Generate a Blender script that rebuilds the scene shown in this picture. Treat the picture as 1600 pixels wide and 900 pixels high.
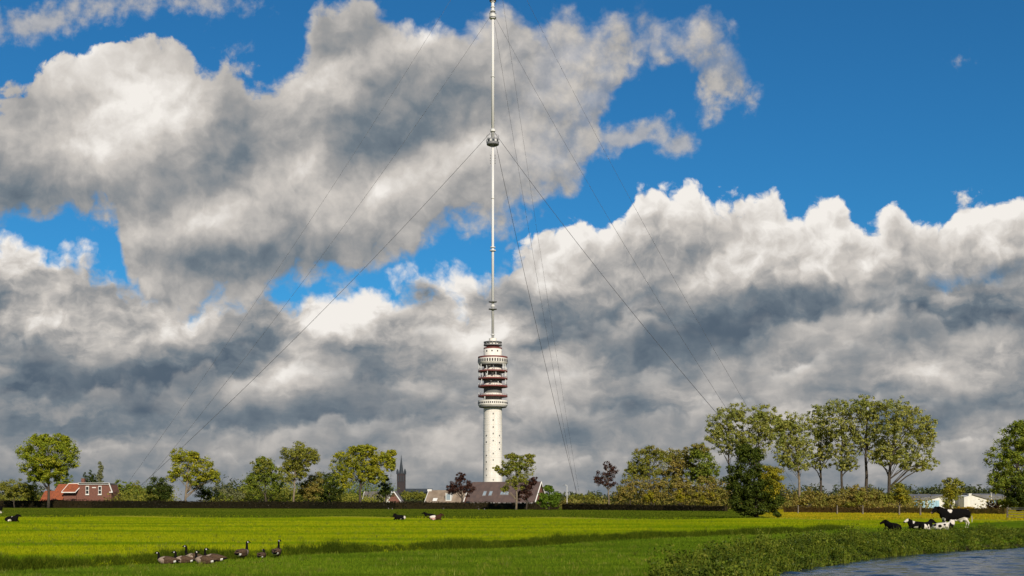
import bpy, bmesh, math, random
import numpy as np
from mathutils import Vector, Matrix, Euler

R = math.radians
sc = bpy.context.scene
for o in list(bpy.data.objects):
    bpy.data.objects.remove(o, do_unlink=True)
COL = sc.collection

# ---------------------------------------------------------------- camera
FPX = 1800.0                       # focal length in pixels of a 1600 wide frame
EYE = 1.7
HORY = 785.0                       # row of the horizon
cam = bpy.data.cameras.new('camera')
cam.sensor_width = 36.0
cam.lens = 36.0 * FPX / 1600.0
cam.shift_y = (HORY - 450.0) / 1600.0
cam.clip_start = 0.1
cam.clip_end = 40000
camo = bpy.data.objects.new('camera', cam)
camo.location = (0, 0, EYE)
camo.rotation_euler = (R(90), 0, 0)
COL.objects.link(camo)
sc.camera = camo

# ---------------------------------------------------------------- exposure
sc.view_settings.view_transform = 'Standard'
sc.view_settings.look = 'None'
sc.view_settings.gamma = 1
sc.view_settings.use_curve_mapping = False
sc.view_settings.exposure = 0.0

# ---------------------------------------------------------------- sun
SUN_EL, SUN_AZ = 30.0, 16.0        # sun behind the camera, AZ degrees to the right of straight behind
el, az = R(SUN_EL), R(SUN_AZ)
sdir = Vector((math.sin(az) * math.cos(el), -math.cos(az) * math.cos(el), math.sin(el)))   # towards the sun
sun = bpy.data.lights.new('sun', 'SUN')
sun.energy = 5.0
sun.angle = R(0.55)
sun.color = (1.0, 0.90, 0.74)
suno = bpy.data.objects.new('sun', sun)
suno.rotation_euler = sdir.to_track_quat('Z', 'Y').to_euler()
suno.location = (30, -40, 60)
COL.objects.link(suno)


# ---------------------------------------------------------------- node helpers
class N:
    """small expression builder on a node tree"""
    def __init__(s, nt):
        s.nt = nt

    def new(s, t, **kw):
        n = s.nt.nodes.new(t)
        for k, v in kw.items():
            setattr(n, k, v)
        return n

    def put(s, sock, v):
        if isinstance(v, bpy.types.NodeSocket):
            s.nt.links.new(v, sock)
        elif isinstance(v, (tuple, list)):
            v = tuple(v)
            if sock.type == 'RGBA' and len(v) == 3:
                v = v + (1,)
            sock.default_value = v
        else:
            sock.default_value = v

    def m(s, op, a, b=0.0, c=0.0, clamp=False):
        n = s.new('ShaderNodeMath', operation=op, use_clamp=clamp)
        s.put(n.inputs[0], a)
        s.put(n.inputs[1], b)
        s.put(n.inputs[2], c)
        return n.outputs[0]

    def add(s, a, b): return s.m('ADD', a, b)
    def sub(s, a, b): return s.m('SUBTRACT', a, b)
    def mul(s, a, b): return s.m('MULTIPLY', a, b)
    def mad(s, a, b, c): return s.m('MULTIPLY_ADD', a, b, c)
    def mn(s, a, b): return s.m('MINIMUM', a, b)
    def mx(s, a, b): return s.m('MAXIMUM', a, b)

    def smooth(s, x, a, b, lo=0.0, hi=1.0, kind='SMOOTHSTEP'):
        n = s.new('ShaderNodeMapRange', interpolation_type=kind, clamp=True) if kind == 'LINEAR' else s.new('ShaderNodeMapRange', interpolation_type=kind)
        s.put(n.inputs[0], x)
        for i, v in enumerate((a, b, lo, hi)):
            s.put(n.inputs[1 + i], v)
        return n.outputs[0]

    def xyz(s, x, y, z=0.0):
        n = s.new('ShaderNodeCombineXYZ')
        s.put(n.inputs[0], x); s.put(n.inputs[1], y); s.put(n.inputs[2], z)
        return n.outputs[0]

    def sep(s, v):
        n = s.new('ShaderNodeSeparateXYZ')
        s.put(n.inputs[0], v)
        return n.outputs

    def v(s, op, a, b=(0, 0, 0), c=(0, 0, 0), scale=None):
        n = s.new('ShaderNodeVectorMath', operation=op)
        s.put(n.inputs[0], a)
        s.put(n.inputs[1], b)
        if op == 'MULTIPLY_ADD':
            s.put(n.inputs[2], c)
        if scale is not None:
            s.put(n.inputs['Scale'], scale)
        return n.outputs['Value'] if op in ('LENGTH', 'DISTANCE', 'DOT_PRODUCT') else n.outputs[0]

    def noise(s, vec, scale=1.0, detail=4.0, rough=0.5, dist=0.0, lac=2.0, color=False, dims='2D', w=None):
        n = s.new('ShaderNodeTexNoise', noise_dimensions=dims)
        if vec is not None:
            s.put(n.inputs['Vector'], vec)
        if w is not None:
            s.put(n.inputs['W'], w)
        s.put(n.inputs['Scale'], scale)
        s.put(n.inputs['Detail'], detail)
        s.put(n.inputs['Roughness'], rough)
        s.put(n.inputs['Lacunarity'], lac)
        s.put(n.inputs['Distortion'], dist)
        return n.outputs[1 if color else 0]

    def voro(s, vec, scale=1.0, detail=0.0, rough=0.5, smooth=0.6, feature='SMOOTH_F1', lac=2.0, out='Distance', dims='2D'):
        n = s.new('ShaderNodeTexVoronoi', feature=feature, voronoi_dimensions=dims)
        s.put(n.inputs['Vector'], vec)
        s.put(n.inputs['Scale'], scale)
        if 'Detail' in n.inputs:
            s.put(n.inputs['Detail'], detail); s.put(n.inputs['Roughness'], rough); s.put(n.inputs['Lacunarity'], lac)
        if feature == 'SMOOTH_F1':
            s.put(n.inputs['Smoothness'], smooth)
        return n.outputs[out]

    def mix(s, f, a, b):
        n = s.new('ShaderNodeMix', data_type='RGBA')
        s.put(n.inputs[0], f)
        s.put(n.inputs[6], a)
        s.put(n.inputs[7], b)
        return n.outputs[2]

    def ramp(s, f, stops, interp='LINEAR'):
        n = s.new('ShaderNodeValToRGB')
        cr = n.color_ramp
        cr.interpolation = interp
        while len(cr.elements) < len(stops):
            cr.elements.new(0.5)
        for e, (p, c) in zip(cr.elements, stops):
            e.position = p
            e.color = tuple(c) + (1,) if len(c) == 3 else c
        s.put(n.inputs[0], f)
        return n.outputs[0]

    def curve(s, x, pts, x0, x1):
        """piecewise curve through pts over x0..x1"""
        ys = [p[1] for p in pts]
        lo, hi = min(ys) - 0.01, max(ys) + 0.01
        n = s.new('ShaderNodeFloatCurve')
        c = n.mapping.curves[0]
        pp = [((p[0] - x0) / (x1 - x0), (p[1] - lo) / (hi - lo)) for p in pts]
        c.points[0].location = pp[0]
        c.points[1].location = pp[-1]
        for q in pp[1:-1]:
            c.points.new(*q)
        for q in c.points:
            q.handle_type = 'AUTO_CLAMPED'
        n.mapping.update()
        s.put(n.inputs['Value'], s.m('MULTIPLY_ADD', x, 1.0 / (x1 - x0), -x0 / (x1 - x0), clamp=True))
        return s.mad(n.outputs[0], hi - lo, lo)


# ---------------------------------------------------------------- sky
world = bpy.data.worlds.new('World')
sc.world = world
world.use_nodes = True
wt = world.node_tree
wt.nodes.clear()
world.cycles.sampling_method = 'MANUAL'
world.cycles.sample_map_resolution = 256
sc.cycles.use_adaptive_sampling = True
sc.cycles.adaptive_threshold = 0.012
sc.cycles.adaptive_min_samples = 12
W = N(wt)
wout = W.new('ShaderNodeOutputWorld')
bg = W.new('ShaderNodeBackground')
W.put(bg.inputs['Strength'], 0.1)
wt.links.new(bg.outputs[0], wout.inputs[0])
sky = W.new('ShaderNodeTexSky', sky_type='NISHITA')
sky.sun_disc = False
sky.sun_elevation = el
sky.sun_rotation = math.pi - az
sky.air_density = 1.0
sky.dust_density = 0.35
sky.ozone_density = 3.0
sky.altitude = 0


def build_clouds(W, skycol):
    d = W.new('ShaderNodeTexCoord').outputs['Generated']
    x, y, z = W.sep(W.v('NORMALIZE', d))
    azi = W.m('ARCTAN2', x, y)
    FOLD = R(30)
    azf = W.sub(W.m('PINGPONG', W.add(azi, FOLD + 4 * FOLD * 2), 2 * FOLD), FOLD)
    hyp = W.m('SQRT', W.mad(x, x, W.mul(y, y)))
    vt = W.mn(W.m('DIVIDE', z, W.mx(hyp, 1e-4)), 1.1)
    X = W.mad(W.m('TANGENT', azf), 18.0, 8.0)                       # hundreds of pixels
    Y = W.sub(7.85, W.mul(18.0, W.m('DIVIDE', vt, W.m('COSINE', azf))))
    P = W.xyz(X, Y, 0.0)
    # domain warp
    w1 = W.v('SUBTRACT', W.noise(P, 0.75, 3, 0.55, color=True), (0.5, 0.5, 0.5))
    w2 = W.v('SUBTRACT', W.noise(P, 3.0, 3, 0.6, color=True), (0.5, 0.5, 0.5))
    PW = W.v('MULTIPLY_ADD', w1, (0.55, 0.4, 0), P)
    PW = W.v('MULTIPLY_ADD', w2, (0.16, 0.14, 0), PW)
    Xw, Yw, _ = W.sep(PW)

    def blob(p, cx, cy, rx, ry, rot=0.0):
        n = W.new('ShaderNodeTexGradient', gradient_type='SPHERICAL')
        t = n.texture_mapping
        t.vector_type = 'TEXTURE'
        t.translation = (cx, cy, 0)
        t.rotation = (0, 0, R(-rot))
        t.scale = (rx * 1.2, ry * 1.2, 1)
        W.put(n.inputs['Vector'], p)
        return n.outputs['Fac']

    def field(p, lst, base=0.0):
        acc = base
        for b in lst:
            a = b[0] if b[0] > 0 else b[0] * 0.84
            acc = W.mad(blob(p, *b[1:]), a, acc)
        return acc

    def billow(p, scale, seed, detail=5.0, rough=0.5):
        """cauliflower height field about -0.5..0.5"""
        q = W.v('ADD', p, (seed * 3.7, seed * 1.9, seed))
        a = W.voro(q, scale, detail, rough, feature='F1')
        return W.sub(0.55, a)

    def relief(p, scale, seed, dx, dy, detail=5.0, rough=0.5):
        h0 = billow(p, scale, seed, detail, rough)
        h1 = billow(W.v('ADD', p, (dx, dy, 0)), scale, seed, detail, rough)
        return h0, W.sub(h0, h1)

    LX, LY = -0.10, -0.16               # light comes from upper left in the sky picture
    x0, x1 = -2.4, 18.4

    fine = W.sub(W.noise(P, 4.5, 6, 0.58), 0.5)
    mid = W.sub(W.noise(P, 1.6, 6, 0.56), 0.5)
    PB = W.v('MULTIPLY', PW, (0.75, 1.7, 1))
    band = W.sub(W.noise(PB, 0.85, 7, 0.57), 0.5)

    # ---- colour of cloud from a brightness 0..1
    def cloudcol(b):
        return W.ramp(b, [(0.0, (0.090, 0.125, 0.168)), (0.25, (0.165, 0.202, 0.238)), (0.5, (0.345, 0.342, 0.340)),
                          (0.75, (0.605, 0.568, 0.528)), (1.0, (0.90, 0.86, 0.81))])

    S = 1.0 / 0.1
    # ---- layer A: broken grey overcast low in the sky
    TA = W.curve(X, [(x0, 3.5), (0, 3.62), (0.7, 3.66), (1.3, 3.75), (1.9, 4.15), (2.6, 4.2), (3.4, 4.2), (4.3, 4.35), (5.0, 4.22), (5.8, 4.28),
                     (6.4, 4.22), (6.9, 4.05), (7.3, 4.1), (7.8, 4.0), (8.4, 3.85), (10, 3.7), (14, 3.7), (x1, 3.6)], x0, x1)
    hA, rA = relief(PW, 1.15, 1.0, LX * 1.3, LY * 1.3, 4.0, 0.5)
    dA = W.add(W.sub(Yw, TA), W.mad(hA, 0.75, W.mul(fine, 0.35)))
    aA = W.smooth(dA, -0.1, 0.35)
    lightA = field(PW, [
        (0.34, 0.2, 4.0, 1.4, 0.6), (0.30, 1.0, 4.9, 1.2, 0.5, 12), (0.34, 2.6, 5.0, 1.1, 0.6), (0.18, 2.1, 5.5, 0.8, 0.5),
        (0.52, 5.4, 4.75, 1.3, 0.55, 25), (0.30, 6.3, 4.7, 1.5, 0.5, 14), (0.42, 7.1, 4.3, 0.5, 0.4), (0.36, 4.7, 5.6, 1.3, 0.5, 30), (0.40, 7.2, 5.4, 1.2, 0.8, 20),
        (0.20, 5.1, 6.75, 1.7, 0.5, 8), (0.22, 2.9, 6.3, 0.9, 0.35, 6), (0.20, 7.1, 7.0, 0.9, 0.4), (0.14, 1.6, 7.0, 2.2, 0.5, 5), (0.12, 0.6, 6.25, 1.0, 0.3),
        (0.30, 9.1, 5.9, 0.9, 0.6, 25), (0.26, 8.1, 6.2, 0.6, 0.4), (0.26, 12.2, 5.9, 1.8, 0.75, 16), (0.30, 13.6, 5.0, 1.2, 0.4, 14), (0.26, 15.0, 5.7, 1.8, 0.6, 14),
        (0.24, 10.9, 6.2, 0.8, 0.3, 10), (0.26, 9.6, 7.1, 2.6, 0.45, 4), (0.16, 12.4, 6.9, 1.8, 0.4), (0.14, 15.2, 6.9, 1.4, 0.5),
        (-0.34, 1.3, 6.2, 2.6, 0.6, 4), (-0.36, 3.4, 5.7, 1.6, 0.5, 18), (-0.22, 3.9, 6.6, 1.3, 0.4), (-0.32, 6.6, 4.55, 0.7, 0.32, 12), (-0.40, 6.55, 4.55, 0.42, 0.28, 10),
        (-0.28, 5.9, 5.9, 1.3, 0.45, 20), (-0.24, 6.0, 6.4, 1.2, 0.3), (-0.26, 0.6, 5.7, 1.2, 0.4), (-0.30, 9.9, 6.55, 1.6, 0.4, 6), (-0.28, 10.3, 5.3, 1.6, 0.5, 18), (-0.36, 11.8, 5.15, 1.6, 0.42, 8), (-0.42, 15.2, 4.85, 2.0, 0.4, 4),
        (-0.20, 13.9, 5.45, 1.2, 0.35, 12), (-0.26, 14.9, 6.35, 1.6, 0.35), (-0.16, 8.6, 5.3, 0.8, 0.5), (-0.2, 12.0, 6.45, 2.0, 0.25)], 0.37)
    bA = W.mad(W.mul(rA, W.smooth(Y, 4.8, 6.2, 1.0, 0.15)), 0.36, lightA)
    bA = W.mad(band, 1.15, bA)
    pt = W.noise(W.v('MULTIPLY_ADD', PW, (0.8, 1.5, 1), (4.2, 7.7, 0)), 1.0, 7, 0.55)
    bA = W.mad(W.mul(W.smooth(pt, 0.42, 0.64), W.smooth(Y, 6.0, 7.6, 1.0, 0.55)), 0.20, W.sub(bA, 0.06))
    bA = W.mad(mid, 0.28, bA)
    bA = W.mad(fine, 0.10, bA)
    bA = W.mad(W.smooth(dA, 0.7, 0.05), 0.26, bA)
    hz = W.smooth(Y, 6.2, 7.9)                                        # air between us and the low clouds
    bA = W.add(W.mul(bA, W.mad(hz, -0.25, 1.0)), W.mul(hz, 0.09))
    bA = W.m('ADD', bA, 0, clamp=True)
    cA = cloudcol(bA)
    col = W.mix(aA, skycol, W.v('SCALE', cA, scale=S))

    # ---- rows of cumulus receding to the horizon, far ones first
    for T0, th, scl, seed, op in ((7.05, 0.42, 2.6, 8.1, 0.55), (6.4, 0.62, 1.8, 6.7, 0.7), (5.6, 0.9, 1.3, 5.2, 0.75), (5.0, 0.8, 1.3, 4.4, 0.6)):
        q = W.xyz(W.mul(X, 0.55), seed * 5.0, 0)
        top = W.mad(W.sub(W.noise(q, 1.0, 3, 0.6), 0.5), th * 1.9, T0)
        top = W.mad(W.sub(X, 8.0), -0.035, top)
        Yr = W.mad(W.sub(Yw, Y), 0.7 * th, Y)
        hR, rR = relief(PW, scl, seed, LX * 1.4 / scl, LY * 1.4 / scl, 3.0, 0.42)
        dR = W.add(W.sub(Yr, top), W.mad(hR, 0.4 * th, W.mul(fine, 0.22 * th)))
        cov = W.smooth(W.noise(W.xyz(W.mad(X, 0.42, seed * 3.1), W.mul(Y, 0.8), 0), 1.0, 4, 0.55), 0.36, 0.58)
        aR = W.mul(W.mul(W.smooth(dR, 0.0, 0.24 * th), W.smooth(dR, th * 1.25, th * 0.55)), W.mul(cov, op))
        bR = W.mad(W.smooth(dR, 0.05 * th, th * 0.95), -0.36, W.mad(lightA, 0.75, 0.40))
        bR = W.mad(rR, 0.28, bR)
        bR = W.mad(band, 0.5, W.mad(mid, 0.24, bR))
        bR = W.mad(fine, 0.08, bR)
        bR = W.m('ADD', W.mul(bR, W.mad(hz, -0.30, 1.0)), W.mul(hz, 0.11), clamp=True)
        col = W.mix(aR, col, W.v('SCALE', cloudcol(bR), scale=S))

    # ---- layer B: cumulus bank on the right
    TB = W.curve(X, [(x0, 4.6), (5.8, 4.6), (6.6, 4.45), (7.6, 4.25), (8.0, 3.85), (8.35, 3.62), (8.75, 3.22), (9.1, 3.22), (9.5, 3.38), (9.8, 3.2), (10.05, 2.82),
                     (10.5, 2.76), (11.0, 2.86), (11.3, 3.02), (11.6, 2.9), (12.1, 2.92), (12.4, 3.2), (12.7, 2.97), (13.1, 2.96), (13.45, 3.3),
                     (13.7, 3.3), (14.0, 3.08), (14.3, 3.35), (14.75, 3.22), (15.25, 2.88), (15.5, 3.0), (16.0, 2.95), (17, 3.0), (x1, 3.1)], x0, x1)
    BB = W.curve(X, [(x0, 4.4), (5.8, 4.4), (7.6, 4.5), (8.2, 4.9), (9.0, 5.15), (10, 4.95), (11, 5.1), (12, 4.95), (13, 4.85), (14, 4.7), (16, 4.6), (x1, 4.6)], x0, x1)
    hB, rB = relief(PW, 1.5, 2.0, LX, LY, 5.0, 0.5)
    Yb = W.mad(W.sub(Yw, Y), 0.55, Y)
    dB = W.add(W.sub(Yb, TB), W.mad(hB, 0.42, W.mul(fine, 0.16)))
    aB = W.mul(W.smooth(dB, 0.0, 0.16), W.smooth(W.add(W.sub(BB, Yw), W.mul(mid, 0.8)), -0.25, 0.55))
    lightB = field(PW, [
        (0.30, 10.6, 3.1, 1.2, 0.55), (0.30, 12.9, 3.35, 1.5, 0.6, 10), (0.24, 9.0, 3.7, 0.9, 0.5), (0.25, 15.4, 3.5, 1.2, 0.6), (0.22, 11.3, 4.2, 1.0, 0.35, 25), (0.20, 13.4, 4.1, 1.5, 0.5), (0.16, 8.7, 4.4, 0.7, 0.5),
        (-0.24, 10.7, 4.1, 1.0, 0.5, 35), (-0.22, 9.6, 4.7, 1.1, 0.5), (-0.30, 12.0, 4.85, 1.6, 0.45), (-0.26, 15.4, 4.5, 1.6, 0.5), (-0.16, 14.2, 3.9, 0.8, 0.3, 20), (-0.18, 9.6, 4.0, 0.6, 0.3, 20)], 0.66)
    bB = W.mad(rB, 0.36, lightB)
    bB = W.mad(mid, 0.28, bB)
    bB = W.mad(fine, 0.09, bB)
    bB = W.mad(W.smooth(dB, 0.6, 0.05), 0.20, bB)
    bB = W.mad(W.smooth(W.sub(BB, Yw), 0.75, -0.1), -0.42, bB)
    bB = W.m('ADD', bB, 0, clamp=True)
    col = W.mix(aB, col, W.v('SCALE', cloudcol(bB), scale=S))

    # ---- layer C: the big torn cloud upper left
    TC = W.curve(X, [(x0, 1.9), (-0.6, 1.8), (0, 1.58), (0.5, 1.35), (1.0, 1.05), (1.5, 0.85), (2.05, 0.66), (2.5, 0.74), (2.9, 0.78), (3.25, 1.12), (3.6, 0.95),
                     (4.1, 1.2), (4.45, 1.05), (4.8, 0.65), (5.2, 0.15), (5.7, 0.1), (6.3, 0.4), (6.9, 0.36), (7.4, 0.28), (7.9, 0.05),
                     (8.4, 0.2), (8.8, -0.05), (9.3, 0.2), (9.7, 0.02), (10.2, 0.1), (10.5, 0.5), (11.1, 0.38), (11.45, 0.6), (11.7, 1.15), (12.2, 1.9), (14, 2.3), (x1, 2.2)], x0, x1)
    BC = W.curve(X, [(x0, 3.5), (0, 3.38), (0.8, 3.25), (1.2, 3.05), (1.65, 3.1), (1.9, 3.7), (2.2, 4.45), (3.0, 4.62), (4.0, 4.45), (5.0, 4.2), (5.6, 4.0),
                     (6.2, 3.85), (7.0, 3.5), (7.8, 3.3), (8.6, 3.0), (9.1, 2.5), (9.5, 1.55), (10.0, 1.2), (10.6, 1.05), (11.1, 1.6), (11.5, 1.45), (11.8, 1.2), (12.2, 0.8), (14, 0.6), (x1, 0.6)], x0, x1)
    hC, rC = relief(PW, 0.95, 3.3, LX * 1.3, LY * 1.3, 5.0, 0.52)
    eC = W.mad(hC, 0.6, W.mad(fine, 0.30, W.mul(mid, 0.3)))
    dC = W.add(W.add(W.sub(Yw, TC), eC), 0.33)
    dCb = W.add(W.add(W.sub(BC, Yw), eC), 0.52)
    soft = W.smooth(X, 2.0, 9.0, 0.18, 0.62, kind='LINEAR')
    aC = W.mul(W.smooth(dC, 0.0, soft), W.smooth(dCb, 0.0, 0.42))
    thin = W.mul(W.smooth(X, 7.4, 10.2), 0.40)
    wisps = W.mad(mid, 1.5, W.mul(fine, 0.8))
    aC = W.mul(aC, W.m('SUBTRACT', 1.0, W.mul(thin, W.smooth(wisps, 0.35, -0.35)), clamp=True))
    lightC = field(PW, [
        (0.36, 1.9, 1.5, 1.8, 1.0, -30), (0.26, 1.3, 2.3, 1.6, 0.7), (0.28, 2.6, 1.5, 1.0, 0.7), (0.30, 4.8, 1.4, 1.0, 0.5), (0.30, 6.7, 0.65, 1.2, 0.4, 20), (0.30, 4.8, 2.7, 0.9, 0.6),
        (0.26, 3.2, 3.5, 1.5, 0.5, 10), (0.26, 6.1, 3.0, 1.8, 0.6, 22), (0.14, 9.0, 1.0, 1.6, 0.8), (0.14, 10.9, 0.7, 0.8, 0.4), (0.22, 7.8, 2.3, 1.2, 0.5), (0.2, 2.2, 4.4, 0.9, 0.4),
        (-0.26, 6.0, 1.9, 1.5, 0.9, 20), (-0.14, 5.6, 2.3, 0.8, 0.6), (-0.14, 7.0, 1.5, 1.0, 0.7), (-0.36, 0.3, 3.0, 1.6, 0.55), (-0.28, 3.0, 2.6, 1.6, 0.5, 10), (-0.16, 3.9, 2.0, 0.8, 0.7),
        (-0.34, 3.9, 4.0, 2.0, 0.5, 8), (-0.2, 5.4, 3.8, 1.2, 0.35, 20), (-0.2, 2.9, 3.9, 0.8, 0.4)], 0.53)
    bC = W.mad(rC, 0.26, lightC)
    bC = W.mad(mid, 0.34, bC)
    bC = W.mad(fine, 0.10, bC)
    bC = W.mad(W.smooth(dC, 0.6, 0.1), 0.10, bC)
    bC = W.m('ADD', bC, 0, clamp=True)
    col = W.mix(aC, col, W.v('SCALE', cloudcol(bC), scale=S))

    # ---- layer D: loose wisps
    fD = field(PW, [(0.8, 10.1, 2.05, 0.75, 0.28, 30), (0.95, 10.68, 2.3, 0.48, 0.34, 5), (0.8, 9.2, 2.2, 0.9, 0.5, 15), (0.7, 11.25, 1.3, 0.5, 0.6, 50), (0.85, 0.6, 0.35, 1.7, 0.5, 10), (0.7, 3.0, 0.05, 1.7, 0.4),
                    (0.35, 3.7, 0.7, 0.8, 0.3), (0.3, 14.9, 0.9, 0.6, 0.3), (0.5, 5.3, 0.2, 0.5, 0.4, 40)], 0.0)
    eD = W.add(W.mul(fD, 1.25), W.mad(fine, 0.9, W.mul(mid, 0.5)))
    aD = W.mul(W.smooth(eD, 0.35, 1.05), 0.8)
    bD = W.m('ADD', W.mad(fine, 0.3, 0.62), 0.0, clamp=True)
    col = W.mix(aD, col, W.v('SCALE', cloudcol(bD), scale=S))
    return col


skyc = W.v('MULTIPLY', sky.outputs[0], (0.17, 0.63, 0.90))
W.put(bg.inputs['Color'], build_clouds(W, skyc))

# ================================================================ helpers
rng = np.random.default_rng(11)


def gp(px, py, z=0.0):
    """a point at height z seen at a pixel"""
    Y = (EYE - z) * FPX / (py - HORY)
    return ((px - 800.0) / FPX * Y, Y, z)


def ax(px, D):
    return (px - 800.0) / FPX * D


def az_(py, D):
    return EYE + (HORY - py) * D / FPX


def material(name, col, rough=0.8, col2=None, scale=3.0, detail=4, bump=0.0, bump_scale=20.0, spec=0.3, stretch=(1, 1, 1), metal=0.0, edge=(0.35, 0.65)):
    m = bpy.data.materials.new(name)
    m.use_nodes = True
    nt = m.node_tree
    n = N(nt)
    b = nt.nodes['Principled BSDF']
    n.put(b.inputs['Roughness'], rough)
    n.put(b.inputs['Specular IOR Level'], spec)
    n.put(b.inputs['Metallic'], metal)
    co = n.v('MULTIPLY', n.new('ShaderNodeTexCoord').outputs['Object'], stretch)
    if col2 is None:
        col2 = tuple(c * 0.78 for c in col)
    f = n.smooth(n.noise(co, scale, detail, 0.55, dims='3D'), edge[0], edge[1], kind='LINEAR')
    n.put(b.inputs['Base Color'], n.mix(f, col, col2))
    if bump > 0:
        bp = n.new('ShaderNodeBump')
        n.put(bp.inputs['Strength'], 1.0)
        n.put(bp.inputs['Distance'], bump)
        n.put(bp.inputs['Height'], n.noise(co, bump_scale, 4, 0.6, dims='3D'))
        n.put(b.inputs['Normal'], bp.outputs[0])
    return m


def leafmat(name, cols, trans=0.35, rough=0.6, gloss=0.006, patch=None, gain=1.0):
    """foliage: every leaf its own tint, light passes through it"""
    m = bpy.data.materials.new(name)
    m.use_nodes = True
    nt = m.node_tree
    nt.nodes.clear()
    n = N(nt)
    rnd = n.new('ShaderNodeNewGeometry').outputs['Random Per Island']
    cols = [tuple(c * gain for c in q) for q in cols]
    if patch: patch = (patch[0], tuple(c * gain for c in patch[1]), patch[2])
    k = len(cols)
    c = n.ramp(rnd, [(i / max(k - 1, 1), q) for i, q in enumerate(cols)])
    if patch:
        co = n.new('ShaderNodeTexCoord').outputs['Object']
        sc_ = patch[0] if isinstance(patch[0], tuple) else (patch[0],) * 3
        f = n.smooth(n.noise(n.v('MULTIPLY', co, sc_), 1.0, 3, 0.6, dims='3D'), 0.42, 0.62)
        c = n.mix(n.mul(f, patch[2]), c, patch[1])
    d = n.new('ShaderNodeBsdfDiffuse')
    t = n.new('ShaderNodeBsdfTranslucent')
    g = n.new('ShaderNodeBsdfGlossy')
    n.put(g.inputs['Roughness'], 0.45)
    n.put(g.inputs['Color'], (0.8, 0.8, 0.8))
    n.put(d.inputs['Color'], c)
    n.put(t.inputs['Color'], n.v('MULTIPLY', c, (1.25, 1.2, 0.5)))
    mx = n.new('ShaderNodeMixShader')
    n.put(mx.inputs[0], trans)
    nt.links.new(d.outputs[0], mx.inputs[1])
    nt.links.new(t.outputs[0], mx.inputs[2])
    m2 = n.new('ShaderNodeMixShader')
    n.put(m2.inputs[0], gloss)
    nt.links.new(mx.outputs[0], m2.inputs[1])
    nt.links.new(g.outputs[0], m2.inputs[2])
    o = n.new('ShaderNodeOutputMaterial')
    nt.links.new(m2.outputs[0], o.inputs[0])
    return m


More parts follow.
